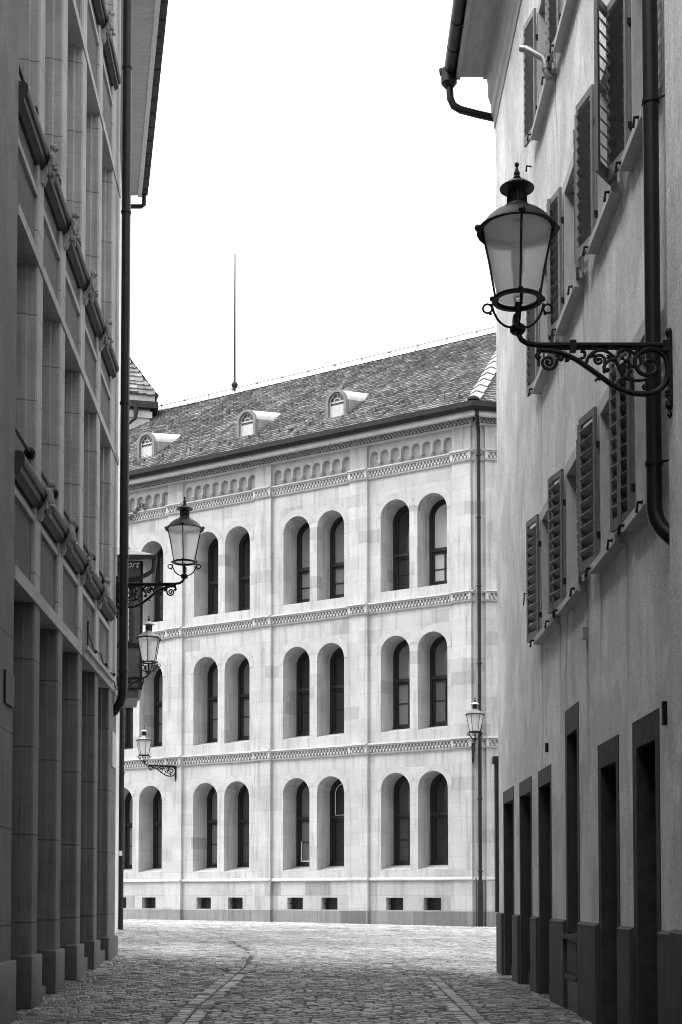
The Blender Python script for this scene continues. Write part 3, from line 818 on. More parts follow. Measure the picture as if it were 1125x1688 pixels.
# ============================================================ LEFT BUILDING
LP = (-3.04, 0, 0); LA = math.atan2(1, (478 - 562.5) / 2344)
left = thing('pillared_office_building', 'dark stone building on the left with tall stepped pillars and rounded window sills', 'building', LP, LA)
LS = -1   # outward is -y
TL = lambda u, o, z: (u, -o, z)
pillars = [(16.80, 17.14), (18.50, 18.86), (20.30, 20.66), (22.08, 22.42), (23.80, 24.76)]
TOP = 17.6
def pillar_poly(a, b, last=False):
    near = [(a, 0), (a - .02, -.02), (a - .02, -.11), (a - .06, -.13), (a - .06, -.24), (a - .13, -.27), (a - .13, -.38), (a - .2, -.42), (a - .2, -.75)]
    if last: return [(b, 0)] + near + [(b, -.75)]
    farp = [(b + .2, -.75), (b + .2, -.42), (b + .13, -.38), (b + .13, -.27), (b + .06, -.24), (b + .06, -.13), (b + .012, -.11), (b + .012, -.012)]
    return [(b, 0)] + near + farp
for i, (a, b) in enumerate(pillars):
    p = MB(TL); p.prism(pillar_poly(a, b, i == 4), 'z', 4.86, TOP)
    pr = p.build('pillar', 'combed', left, smooth=False)
    p = MB(TL); p.prism(pillar_poly(a, b, i == 4), 'z', -.2, 4.86)
    p.build('pier', 'ashlar_shaded', left, smooth=False)
    q = MB(TL); q.box(a - .28, b + (.08 if i < 4 else .02), -.7, .055, -.4, .66)
    q.build('pillar_base', 'plinth_dark', left, smooth=True, bevel=.02)
# near wall part
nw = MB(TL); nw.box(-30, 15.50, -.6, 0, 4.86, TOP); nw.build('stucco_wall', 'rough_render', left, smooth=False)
nw = MB(TL); nw.box(-30, 15.46, -.6, .012, -.2, 4.86); nw.build('ashlar_wall', 'ashlar_shaded', left, smooth=False)
nw = MB(TL); nw.box(-30, 15.52, -.6, .07, -.4, .66); nw.build('plinth', 'plinth_dark', left, bevel=.02)
pqq = MB(TL); pqq.box(14.95, 15.42, .012, .035, 3.4, 3.75); pqq.build('name_plate', 'iron', left, smooth=False)
# end return + body
eb = MB(TL); eb.box(-30, 24.74, -9, -.76, -.3, TOP); eb.build('wall', 'combed', left, smooth=False)
levels = [(0.35, 4.84, 5.0), (6.27, 8.93, 9.06), (10.45, 13.74, 13.88), (15.5, 18.4, 18.6)]
gaps = [(15.50, 16.80)] + [(pillars[i][1], pillars[i + 1][0]) for i in range(4)]
# lintel bands
for k, (z0, z1, z2) in enumerate(levels):
    b_ = MB(TL); b_.box(15.505, 24.765, -.62, .018, z1, z2)
    b_.box(15.505, 24.765, -.62, -.005, z1 - .002, z1 + .05)
    b_.build('lintel_band', 'combed', left, smooth=False)
rolls = [(5.84, 6.0, 6.27), (9.8, 10.12, 10.45), (14.9, 15.15, 15.5)]
for k in range(3):
    zb = levels[k][2]; pt, rb, rt = rolls[k]
    for gi, (a, b) in enumerate(gaps):
        p = MB(TL)
        p.box(a - .1 if gi else a, b + .1, -.5, -.05, zb - .01, rt - .1)
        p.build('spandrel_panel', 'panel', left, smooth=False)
        p = MB(TL)   # moulded rail over the panel
        p.box(a, b, -.06, -.012, pt - .03, pt + .05)
        p.build('panel_rail', 'combed', left, smooth=False)
        r = MB(TL)
        prof = [(-.6, rt + .0), (.03, rt)] + [(.035 + .07 * math.sin(t), rt - .07 + .07 * math.cos(t)) for t in [PI / 2 * j / 6 for j in range(7)]] + [(.105, rt - .12), (.09, rt - .15), (.065, rt - .16), (.06, rt - .23), (.03, rt - .25), (-.01, rt - .29), (-.3, rt - .29)]
        r.prism(prof, 'x', a + (-.16 if gi else .002), b + .16)
        r.build('window_sill', 'sill_shaded', left, angle=40)
        # window behind
        z0, z1 = (levels[k + 1][0], levels[k + 1][1])
        w = MB(TL); a2, b2 = a + .1, b - .1
        for u0, u1, zz0, zz1 in ((a2, a2 + .07, z0, z1), (b2 - .07, b2, z0, z1), (a2, b2, z0 - .05, z0 + .08), (a2, b2, z1 - .3, z1), ((a2 + b2) / 2 - .035, (a2 + b2) / 2 + .035, z0, z1), (a2, b2, z0 + 1.6, z0 + 1.66)):
            w.box(u0, u1, -.66, -.55, zz0, zz1)
        fr = w.build('window', 'frame_dark', left, smooth=False)
        gp = MB(TL); gp.quad((a2, -.62, z0), (b2, -.62, z0), (b2, -.62, z1), (a2, -.62, z1)); gp.build('pane', 'pane', fr, smooth=False)
        bx = MB(TL); bx.box(a2, b2, -.6, -.28, z1 - .32, z1 - .01); bx.build('blind_box', 'frame_dark', fr, smooth=False)
        # guard rod with rosette
        zr = rt + .36
        g_ = MB(TL); ur = b - .06; g_.tube([(a, -.07, zr), (ur, -.07, zr)], .022, 8)
        g_.lathe([(.0, 0), (.06, 0), (.065, .015), (.03, .035), (0, .04)], (0, 0, 0), 14) if False else None
        g_.tube([(ur - .04, -.07, zr), (ur - .015, -.07, zr), (ur + .06, -.07, zr)], [.035, .066, .066], 14)
        g_.build('guard_rod', 'iron', left)
# ground floor: glazing set far back, thresholds between bases
for gi, (a, b) in enumerate(gaps):
    w = MB(TL)
    for u0, u1, zz0, zz1 in ((a + .05, a + .13, .3, 4.84), (b - .13, b - .05, .3, 4.84), (a, b, .3, .5), (a, b, 2.9, 3.0), (a, b, 4.6, 4.84)): w.box(u0, u1, -.70, -.6, zz0, zz1)
    fr = w.build('shop_window', 'frame_dark', left, smooth=False)
    gp = MB(TL); gp.quad((a, -.68, .3), (b, -.68, .3), (b, -.68, 4.8), (a, -.68, 4.8)); gp.build('pane', 'pane', fr, smooth=False)
    s = MB(TL); h = [.10, .22, .14, .42, .46][gi]; s.box(a - .05, b - .25, -.7, [-.12, -.05, -.25, -.03, .0][gi], -.3, h)
    s.build('threshold', 'plinth_dark', left, bevel=.012)
# carved lions/figures at the sill joints
def carving(u, z, seed, h):
    rs = random.Random(seed); o = MB(TL)
    o.prism([(-.05, z - .36 - h), (.05, z - .32 - h), (.10, z - .2), (.13, z - .08), (-.05, z - .06)], 'x', u - .07, u + .07)
    o.blob((u, .15, z - .10), (.10, .075, .14), 10)
    o.blob((u - .01, .17, z + .06), (.07, .07, .11), 10)
    o.blob((u - .02, .20, z + .19), (.055, .06, .065), 10)
    o.blob((u - .03, .255, z + .175), (.03, .03, .028), 8)
    for s_ in (-1, 1):
        o.blob((u + s_ * .055, .16, z + .215), (.02, .02, .035), 6)
        o.blob((u + s_ * .085, .20, z - .02), (.035, .05, .10), 8)
        o.blob((u + s_ * .075, .24, z - .13), (.035, .05, .035), 8)
    for j in range(14):
        an = rs.uniform(0, 6.28); o.blob((u + .075 * math.cos(an), .15 + rs.uniform(0, .08), z + .02 + .12 * math.sin(an)), rs.uniform(.018, .035), 6)
    for j in range(3):
        pts = [(u + .05 * math.cos(t * 2.2 + j) + rs.uniform(-.01, .01), .19 + .03 * math.sin(t * 3), z - .28 + t * .07) for t in range(6)]
        o.tube(pts, .014, 5)
    o.v = [(u + (x - u) * .85, y_ * .74, z + (zz - z) * .86) for x, y_, zz in o.v]
    o.v = [(x + rs.uniform(-.006, .006), y_ + rs.uniform(-.006, .006), zz + rs.uniform(-.006, .006)) for x, y_, zz in o.v]
    return o.build('carved_figure', 'ornament', left, angle=20)
for k in range(3):
    pt, rb, rt = rolls[k]
    for i, (a, b) in enumerate(pillars[:4]):
        carving((a + b) / 2 + .02, (rb + rt) / 2 + .02, k * 10 + i, .0)
# downpipe
dp = MB(TL); ub = 24.43; oo = .155
dp.tube([(ub, oo, TOP), (ub, oo, 12), (ub, oo, 4.95), (ub, oo - .01, 4.8), (ub, oo - .06, 4.65), (ub, oo - .15, 4.53), (ub, oo - .3, 4.4)], .078, 14)
for z in (15.9, 13.3, 9.9, 7.2, 5.2): dp.lathe([(.079, 0), (.092, .01), (.092, .04), (.079, .05)], (ub, -oo, z), 14) if False else dp.tube([(ub, oo, z), (ub, oo, z + .04)], .092, 14)
dp.build('downpipe', 'pipe', left)
# small ledge with a cable over the last bays, plate at the corner
lg = MB(TL); lg.box(20.55, 23.75, .018, .10, 4.93, 4.99); lg.box(20.55, 23.75, .018, .05, 4.82, 4.93); lg.build('cable_ledge', 'combed', left, smooth=False)
cb = MB(TL)
pts = []
for i in range(50):
    t = i / 49; pts.append((20.6 + t * 4.1, .09, 5.22 - .2 * abs(math.sin(t * PI * 3)) * .6 - .28 * t))
cb.tube(pts, .012, 5); cb.tube([(20.6, .09, 5.36), (20.6, .09, 5.0)], .016, 5)
for t in (.2, .5, .75): cb.blob((20.6 + t * 4.1, .09, 5.05), .03, 6)
cb.build('cable', 'iron', left)
sp_ = MB(TL); sp_.box(24.0, 24.6, .0, .02, 3.55, 4.15); sp_.box(24.0, 24.03, .02, .035, 3.55, 4.15); sp_.build('street_plate', 'pale_frame', left, smooth=False)

# ============================================================ TOWN HOUSE behind it (eave, oriel)
town = thing('town_house', 'tall white house behind the left building showing only its deep eave and dark oriel', 'building', (0, 0, 0))
tb = MB(); poly = [(-4.80, 29), (-5.95, 38), (-7.2, 39.2), (-13, 39.2), (-13, 29)]
tb.prism(poly, 'z', -.2, 20.4); tb.build('wall', 'plaster2', town, smooth=False)
def at(x, y, Y):  # point on the vertical plane at distance Y seen at photo position x,y
    th = math.radians(2.5); a = (x - 562.5) / 2344; b = -(y - 1372.66) / 2344
    r = Vector((a, math.cos(th) - b * math.sin(th), b * math.cos(th) + math.sin(th))); r *= Y / r.y
    return (r.x, Y, r.z + 1.37)
# eave: soffit between the wall line and an outer edge that spreads towards the street
def onz(x, y, z):
    th = math.radians(2.5); a = (x - 562.5) / 2344; b = -(y - 1372.66) / 2344
    r = Vector((a, math.cos(th) - b * math.sin(th), b * math.cos(th) + math.sin(th))); r *= (z - 1.37) / r.z
    return (r.x, r.y, z)
ZS = 20.2
pA = onz(227, 322, ZS); pB = onz(256, 0, ZS)
dirv = (Vector(pB) - Vector(pA)); pN = Vector(pA) + dirv * 1.25; nrm = Vector((dirv.y, -dirv.x, 0)).normalized()
if nrm.x < 0: nrm = -nrm
far_in = (pA[0] - 1.6, pA[1] + .1)
e = MB(); e.prism([(pA[0], pA[1]), (pN.x, pN.y), (pN.x - 2.4, pN.y), far_in], 'z', ZS, ZS + .12)
e.build('soffit', 'soffit', town, smooth=False)
f = MB(); o1 = nrm * .11
f.prism([(pA[0] + .003, pA[1]), (pA[0] + o1.x, pA[1] + o1.y), (pN.x + o1.x, pN.y + o1.y), (pN.x + .003, pN.y)], 'z', ZS - .05, ZS + .22)
f.build('fascia', 'pale_frame', town, smooth=False)
t_ = MB(); o2 = nrm * .16; cnt = 34
for i in range(cnt):
    p = Vector(pA).lerp(pN, i / cnt); q = Vector(pA).lerp(pN, (i + .9) / cnt)
    t_.prism([(p.x + o1.x, p.y + o1.y), (p.x + o1.x + o2.x, p.y + o1.y + o2.y), (q.x + o1.x + o2.x, q.y + o1.y + o2.y), (q.x + o1.x, q.y + o1.y)], 'z', ZS + .02 + .02 * (i % 2), ZS + .26)
t_.build('eave_tiles', 'surround', town, smooth=False)
rr = MB(); rr.add([(pA[0] + .3, pA[1], ZS + .23), (pN.x + .3, pN.y, ZS + .23), (-10, pN.y, ZS + 4.5), (-10, pA[1] + 2, ZS + 4.5)], [(0, 1, 2, 3)]); rr.build('roof', 'roof_tile', town, smooth=False, recalc=False)
hk = MB(); hk.tube([(pA[0] + .18, pA[1], ZS + .05), (pA[0] + .17, pA[1], ZS - .25), (pA[0] + .1, pA[1], ZS - .3), (pA[0] - .5, pA[1], ZS - .3)], .06, 10); hk.build('gutter_elbow', 'pipe', town)
# oriel
YO = 35.2
xr = at(234.5, 1000, YO)[0]; zt = at(0, 925, YO)[2]; zb = at(0, 1137, YO)[2]; zm = at(0, 1061, YO)[2]; xb = at(228, 1140, YO)[0]; zbb = at(0, 1151, YO)[2]
def trap(m, x1, y0, y1, z0, z1, dy=0):
    xb_ = x1 * (y1 + .35) / y0   # side wall splays back towards the house
    m.prism([(-7, y0), (x1, y0), (xb_, y1), (-7, y1)], 'z', z0, z1)
o_ = MB(); trap(o_, xr, YO, YO + 2, zb, zt); trap(o_, xb, YO + .03, YO + 1.8, zbb, zb)
orl = o_.build('oriel', 'oriel', town, smooth=False)
o_ = MB(); trap(o_, xr + .02, YO - .02, YO + 2.02, zm - .12, zm); trap(o_, xr + .015, YO - .015, YO + .1, zb, zt - .01) if False else o_.box(xr - .05, xr + .012, YO - .015, YO + .04, zb, zt - .01); o_.box(-7, xr + .015, YO - .016, YO + .01, zb, zb + .05)
o_.build('oriel_trim', 'iron', orl, smooth=False)
wx0 = at(203, 1010, YO)[0]; wx1 = at(213, 1010, YO)[0]; wx2 = at(219.5, 1010, YO)[0]; wz0 = at(0, 1057, YO)[2]; wz1 = at(0, 968, YO)[2]
o_ = MB(); o_.box(wx0, wx1, YO - .025, YO - .004, wz0, wz1); ow = o_.build('oriel_window', 'white_paint', orl, smooth=False)
o_ = MB(); o_.box(wx1, wx2, YO - .04, YO - .003, wz0 - .05, wz1 + .25); 
for i in range(9):
    zz = wz0 + (wz1 - wz0) * i / 8; o_.box(wx0, wx1, YO - .035, YO - .026, zz - .008, zz + .008)
o_.build('oriel_glazing_bars', 'frame_dark', ow, smooth=False)
# hipped lean-to roof of the oriel, gutter and swan neck
xg = at(259, 916, YO - .4)[0]; zg = at(0, 916, YO - .4)[2]; xa = at(209, 0, YO - .4)[0]; za = at(0, 901, YO - .4)[2]
o_ = MB(); xk = xg * (YO + 2.6) / (YO - .4)
o_.add([(-7, YO - .4, zg + .02), (xg - .03, YO - .4, zg + .02), (xk, YO + 2.2, zg + .02), (xk - 2.3, YO + 2.2, za + .95), (-7.4, YO + .4, za + .55)], [(0, 1, 4), (1, 2, 3, 4)])
o_.build('oriel_roof', 'zinc_pale', orl, smooth=False, recalc=False)
o_ = MB(); trap(o_, xr + .02, YO - .3, YO + 2.0, zt, zg - .04); o_.build('oriel_eave', 'soffit', orl, smooth=False)
o_ = MB(); o_.box(-7, xg, YO - .46, YO - .36, zg - .09, zg + .015); o_.prism([(xg - .1, YO - .36), (xg, YO - .36), (xk, YO + 2.2), (xk - .1, YO + 2.2)], 'z', zg - .09, zg + .014)
o_.tube([(xg - .08, YO - .35, zg - .05), (xg - .08, YO - .35, zg - .26), (xg - .12, YO - .35, zg - .38), (xg - .25, YO - .32, zg - .45), (xr - .02, YO - .2, zg - .5), (at(205, 940, YO)[0], YO - .1, zg - .6)], .055, 10)
o_.build('oriel_gutter', 'pipe', orl)
# brushed lettering on the fascia of the oriel (only its tail shows)
cu = bpy.data.curves.new('lettering', 'FONT'); cu.body = 'ort'; cu.size = .24; cu.shear = .35; cu.extrude = .006
tx = bpy.data.objects.new('lettering', cu); COL.objects.link(tx); tx.parent = orl
bpy.context.view_layer.update()
tm = bpy.data.meshes.new_from_object(tx); bpy.data.objects.remove(tx); tm.materials.clear(); tm.materials.append(M['white_paint'])
tx = bpy.data.objects.new('lettering', tm); COL.objects.link(tx); tx.parent = orl
tx.location = (at(208.5, 930, YO)[0], YO - .03, at(0, 936, YO)[2]); tx.rotation_euler = (PI / 2, 0, 0)
# slim downpipe standing at the house corner
d_ = MB(); X0 = at(198, 1350, 38.3)[0] + .02; zt2 = at(0, 1185, 38.3)[2]
d_.tube([(X0, 38.3, zt2 + .3), (X0, 38.3, .3)], .085, 12); 
for z in (zt2, zt2 - .5, zt2 - 1.5, 2.2): d_.tube([(X0, 38.3, z), (X0, 38.3, z + .05)], .1, 12)
d_.build('downpipe', 'pipe', town)
st = MB(); st.box(X0 - .02, X0 + .06, 38.2, 38.21, at(0, 1411, 38.2)[2], at(0, 1403, 38.2)[2]); st.build('sticker', 'white_paint', town, smooth=False)

# ============================================================ RIGHT BUILDING
RP = (2.8, 0, 0); RA = math.atan2(1, (553 - 562.5) / 2344)
right = thing('plastered_town_house', 'streaked grey plaster house on the right with louvred shutters and dark doorways', 'building', RP, RA)
UE = 24.33
doors = [(22.30, 23.50, -.3, 2.87, 3.07, 'd'), (20.27, 21.44, -.3, 2.85, 3.06, 'd'), (18.42, 19.44, -.3, 2.84, 3.06, 'd'), (16.36, 17.10, .90, 3.29, 3.59, 'w'), (14.10, 14.92, -.3, 2.70, 2.95, 'r'), (12.36, 13.14, -.3, 2.73, 2.98, 'r')]
ext = [(22.22, 23.59), (20.19, 21.52), (18.36, 19.52), (16.26, 17.21), (13.975, 15.07), (12.22, 13.31)]
rowz = [(4.86, 6.42), (8.30, 9.90), (11.84, 13.45)]
cols = [(17.72, 18.98), (15.82, 16.94), (13.66, 14.74), (12.32, 13.0)]
w = MB()
UB = 11.55
wall_open(w, UB, UE, 0, 3.8, [(a, b, z0, z1, False) for (a, b, z0, z1, _, k) in doors], 0, .5)
zs = [3.8, 7.2, 10.7, 14.6]
for k in range(3):
    wall_open(w, UB, UE, zs[k], zs[k + 1], [(a, b, rowz[k][0], rowz[k][1], False) for a, b in cols], 0, .32)
w.quad((UB, 0, 14.6), (UE, 0, 14.6), (UE, 0, 16), (UB, 0, 16))
w.quad((UE, 0, 0), (UE, -9, 0), (UE, -9, 16), (UE, 0, 16)); w.quad((UE, -9, 0), (UB, -9, 0), (UB, -9, 16), (UE, -9, 16))
w.build('wall', 'plaster', right, smooth=False)
# plinth pieces between the openings
segs = []; cur = UB
for (a, b) in sorted(ext): segs.append((cur, a)); cur = b
segs.append((cur, UE + .03))
for i, (a, b) in enumerate(segs):
    p = MB(); p.box(a + .03, b - .03 if i < len(segs) - 1 else b, -.2, .045, -.4, 1.035)
    p.prism([(-.0, 1.065), (.002, 1.065), (.05, 1.035), (-.0, 1.035)], 'x', a + .03, b - .03 if i < len(segs) - 1 else b)
    p.build('plinth', 'painted_plinth', right, smooth=False)
for (a, b, z0, z1, zt_, k), (ea, eb_) in zip(doors, ext):
    s = MB(); o = .008; mt = 'surround' if k == 'r' else 'surround_smooth'
    zlo = -.3
    s.box(ea, eb_, -.06, o, z1 - .004, zt_)
    s.box(ea, a + .004, -.06, o, zlo, z1 - .004); s.box(b - .004, eb_, -.06, o, zlo, z1 - .004)
    s.box(b - .004, b + .03, -.5, -.06, zlo, z1); s.box(a - .03, a + .004, -.5, -.06, zlo, z1); s.box(a, b, -.5, -.06, z1 - .004, z1 + .03)
    if k == 'w':
        s.box(ea - .02, eb_ + .02, -.05, .05, .84, .90)
        s.box(ea, eb_, -.05, .010, -.3, .84); s.box(a, b, -.05, .045, .37, .42); s.box(a + .05, b - .05, .010, .022, .46, .80)
    fr = s.build('door_surround' if k != 'w' else 'window_surround', mt, right, smooth=False)
    d = MB()
    if k == 'w':
        d.box(a, b, -.5, -.44, .9, z1); d.build('pane', 'pane', fr, smooth=False)
        d = MB(); d.box(a + .03, b - .03, -.04, .018, -.3, .35); d.build('cellar_hatch', 'frame_dark', fr, smooth=False)
    else:
        d.box(a, b, -.5, -.42, -.1, z1)
        for zz in (.4, 1.2, 1.9): d.box(a + .12, b - .12, -.42, -.405, zz, zz + .55)
        lf = d.build('door_leaf', 'wood_dark', fr, smooth=False)
        hd = MB(); hd.tube([(a + .12, -.40, 1.1), (a + .12, -.35, 1.1), (a + .24, -.35, 1.1)], .012, 6); hd.build('handle', 'iron', lf)
        st = MB(); st.box(a, b, -.45, -.1 if k == 'd' else -.2, -.3, gz(2.6, a) + .16); st.build('door_step', 'plinth_dark', fr, bevel=.01)
# window frames, sills, shutters
def shutter_mesh(h, wd=.44, tilt=1, slat=.11):
    s = MB(); t = .035
    s.box(0, .05, -t / 2, t / 2, 0, h); s.box(wd - .05, wd, -t / 2, t / 2, 0, h)
    s.box(.05, wd - .05, -t / 2, t / 2, 0, .11); s.box(.05, wd - .05, -t / 2, t / 2, h - .08, h)
    n = int((h - .2) / .125)
    for i in range(n):
        z = .13 + i * (h - .24) / n
        q = [(-.034, z + .0), (.034, z + .085), (.026, z + .095), (-.042, z + .010)]
        if tilt < 0: q = [(-y_, z_) for y_, z_ in q]
        s.prism(q, 'x', .045, wd - .045)
    return s
def shutter(parent, u, z, h, ang, mat='shutter', o=.055, wd=.44, tilt=1):
    """ang measured from the wall line; + swings towards far end"""
    ob = shutter_mesh(h, wd, tilt).build('shutter', mat, parent, smooth=False)
    ob.location = (u, o, z); ob.rotation_euler = (0, 0, ang)
    return ob
for k, (z0, z1) in enumerate(rowz):
    for ci, (a, b) in enumerate(cols):
        s = MB()
        for u0, u1, q0, q1 in ((a - .14, a + .004, z0, z1 + .14), (b - .004, b + .14, z0, z1 + .14), (a + .004, b - .004, z1 - .004, z1 + .14)): s.box(u0, u1, -.1, .015, q0, q1)
        for u in (a, b): s.box(u - .003 if u == a else u - .012, u + .012 if u == a else u + .003, -.32, -.1, z0, z1)
        s.box(a, b, -.32, -.1, z1 - .008, z1 + .01)
        fr = s.build('window', 'pale_frame', right, smooth=False)
        q = MB(); q.box(a, b, -.30, -.27, z0, z1); pn = q.build('pane', 'pane_dark', fr, smooth=False)
        q = MB()
        for u0, u1, zz0, zz1 in ((a, a + .06, z0, z1), (b - .06, b, z0, z1), (a, b, z0, z0 + .08), (a, b, z1 - .08, z1), ((a + b) / 2 - .05, (a + b) / 2 + .05, z0, z1), (a, b, z0 + 1.0, z0 + 1.05)): q.box(u0, u1, -.269, -.22, zz0, zz1)
        q.build('casement', 'frame_dark', fr, smooth=False)
        q = MB(); q.prism([(-.3, z0 + .02), (.10, z0 - .01), (.12, z0 - .03), (.12, z0 - .11), (-.0, z0 - .12), (-.3, z0 - .1)], 'x', a - .14, b + .12)
        q.build('sill', 'pale_frame', fr, smooth=False)
        # far leaf (hinged at b), near leaf (hinged at a)
        h = z1 - z0 + .12
        rs = random.Random(k * 17 + ci * 5 + 3)
        fa = math.radians({(0, 0): 12, (0, 1): 13, (0, 2): 12, (0, 3): 13, (1, 0): 10, (1, 1): 12, (1, 2): 13, (1, 3): 13}.get((k, ci), 12))
        pale = 'shutter_pale' if k >= 1 else 'shutter'
        shutter(fr, b + .03, z0 - .03, h, fa, pale)
        na = math.radians(rs.uniform(9, 14))
        if (k, ci) == (1, 2): na = math.radians(35)
        if ci == 3: na = math.radians(5)
        sh = shutter(fr, a - .03, z0 - .03, h, PI - na, pale if (k, ci) != (1, 2) else 'shutter', tilt=-1)
        if (k, ci) == (1, 2): sh['label'] = 'shutter leaf standing open with broad dark slats'
        for uu in (b + .05, a - .05):
            q = MB(); q.box(uu - .03, uu + .05, .03, .12, z0 - .09, z0 - .045); q.tube([(uu, .02, z0 - .06), (uu, .16, z0 - .07), (uu, .17, z0 - .16)], .014, 6)
            q.build('shutter_catch', 'iron', fr)
            for zz in (z1 - .35, z0 + .25):
                q = MB(); q.box(uu - .02, uu + .02, .0, .06, zz, zz + .07); q.build('hinge', 'iron', fr, smooth=False)
# eave, moulding, gutter
s = MB(); s.box(4, 24.42, -.02, .68, 15.75, 15.85); s.box(4, 24.42, .60, .68, 15.70, 15.75); s.box(4, 24.42, .14, .20, 15.71, 15.75)
for i in range(9): s.box(4, 24.42, .0, .0, 0, 0) if False else None
s.build('soffit', 'soffit', right, smooth=False)
s = MB(); s.prism([(0, 14.78), (.02, 14.78), (.03, 14.95), (.06, 15.0), (.07, 15.2), (.12, 15.35), (.13, 15.6), (.16, 15.75), (0, 15.75)], 'x', UB, 24.36); s.build('cornice', 'soffit', right, smooth=False)
s = MB(); s.quad((4, .72, 15.9), (24.5, .72, 15.9), (24.5, -4.5, 19.5), (4, -4.5, 19.5)); s.box(4, 24.46, -.5, .70, 15.85, 15.9); s.build('roof', 'roof_tile', right, smooth=False)
s = MB(); s.prism([(.68, 15.86)] + [(.79 + .1 * math.cos(t), 15.84 + .11 * math.sin(t)) for t in [PI + PI * j / 10 for j in range(11)]] + [(.89, 15.87), (.87, 15.87)], 'x', 6, 24.5)
for i in range(24): u = 24.4 - i * .75; s.prism([(.78 + .115 * math.cos(t), 15.84 + .125 * math.sin(t)) for t in [PI + PI * j / 10 for j in range(11)]], 'x', u, u + .03)
s.build('gutter', 'pipe', right)
s = MB(); s.tube([(24.4, .80, 15.86), (24.4, .80, 15.62), (24.4, .79, 15.55)], [.15, .14, .08], 12)
s.tube([(24.4, .79, 15.6), (24.4, .78, 15.35), (24.4, .72, 15.22), (24.4, .6, 15.15), (24.4, .3, 15.07), (24.4, -.1, 14.98)], .065, 12)
s.tube([(24.4, .79, 15.75), (24.4, .94, 15.80), (24.4, .94, 15.88)], .04, 8)
s.build('gutter_outlet', 'pipe', right)
# vent pipe on upper wall, small fittings
s = MB(); s.tube([(17.6, 0, 11.72), (17.6, .09, 11.72), (17.6, .12, 11.80), (17.6, .13, 11.92), (17.62, .16, 12.0), (17.7, .36, 12.16), (17.75, .42, 12.2)], [.05, .05, .05, .046, .046, .046, .046], 12)
s.tube([(17.6, .12, 11.83), (17.6, .128, 11.9)], .06, 12); s.build('vent_pipe', 'zinc', right)
s = MB(); s.tube([(19.85, 0, 11.75), (19.85, .07, 11.76), (19.85, .075, 11.68)], .014, 6)
s.tube([(19.9, 0, 5.6), (19.9, .13, 5.62), (19.9, .14, 5.45)], .01, 6)
s.build('wall_hook', 'iron', right)
s = MB(); s.box(15.62, 15.7, 0, .06, 4.20, 4.33); s.build('junction_box', 'zinc', right, smooth=False)
s = MB(); s.box(11.93, 11.97, 0, .04, 2.80, 3.0); s.build('wall_bracket', 'iron', right, smooth=False)
s = MB(); s.box(18.6, 18.63, 0, .04, 3.24, 3.36); s.build('wall_bracket', 'iron', right, smooth=False)
s = MB(); s.box(16.95 + .36, 17.36, .045, .05, .58, .85); s.build('cellar_vent', 'frame_dark', right, smooth=False)
# corner post at the far end
s = MB(); s.box(UE - .02, UE + .14, -.3, .055, 1.07, 3.62); s.box(UE - .04, UE + .2, -.3, .09, 3.62, 3.74); s.build('corner_post', 'surround_smooth', right, smooth=False)
# downpipe
s = MB(); ud = 11.74; od = .135
s.tube([(ud, od, 16), (ud, od, 8), (ud, od, 4.72), (ud, od, 4.58), (ud - .02, od - .02, 4.48), (ud - .05, od - .06, 4.40), (ud - .1, od - .12, 4.32), (ud - .16, od - .2, 4.28)], .066, 14)
for z in (8.05, 4.95, 11.3): s.tube([(ud, od, z), (ud, od, z + .035)], .076, 14); s.tube([(ud - .02, od, z + .02), (ud - .12, od - .13, z + .02)], .01, 6)
s.build('downpipe', 'pipe', right)

# neighbouring house, nearest on the right
nei = thing('neighbouring_house', 'plain plastered house wall at the right edge of the picture carrying the big lantern', 'building', RP, RA)
s = MB(); s.box(-16, 11.53, -9, .06, 0, 16.2); s.box(-20, -16, -9, 9, 0, 16.2); s.build('wall', 'plaster2', nei, smooth=False)  # cross block behind the camera is added, unseen, to keep light out of alley
s = MB(); s.box(2, 11.515, .0, .10, -.4, 1.06); s.prism([(.06, 1.09), (.065, 1.09), (.10, 1.06), (.06, 1.06)], 'x', 2, 11.515); s.build('plinth', 'painted_plinth', nei, smooth=False)
s = MB(); s.box(4, 11.5, 0, .7, 16.2, 16.35); s.build('soffit', 'soffit', nei, smooth=False)

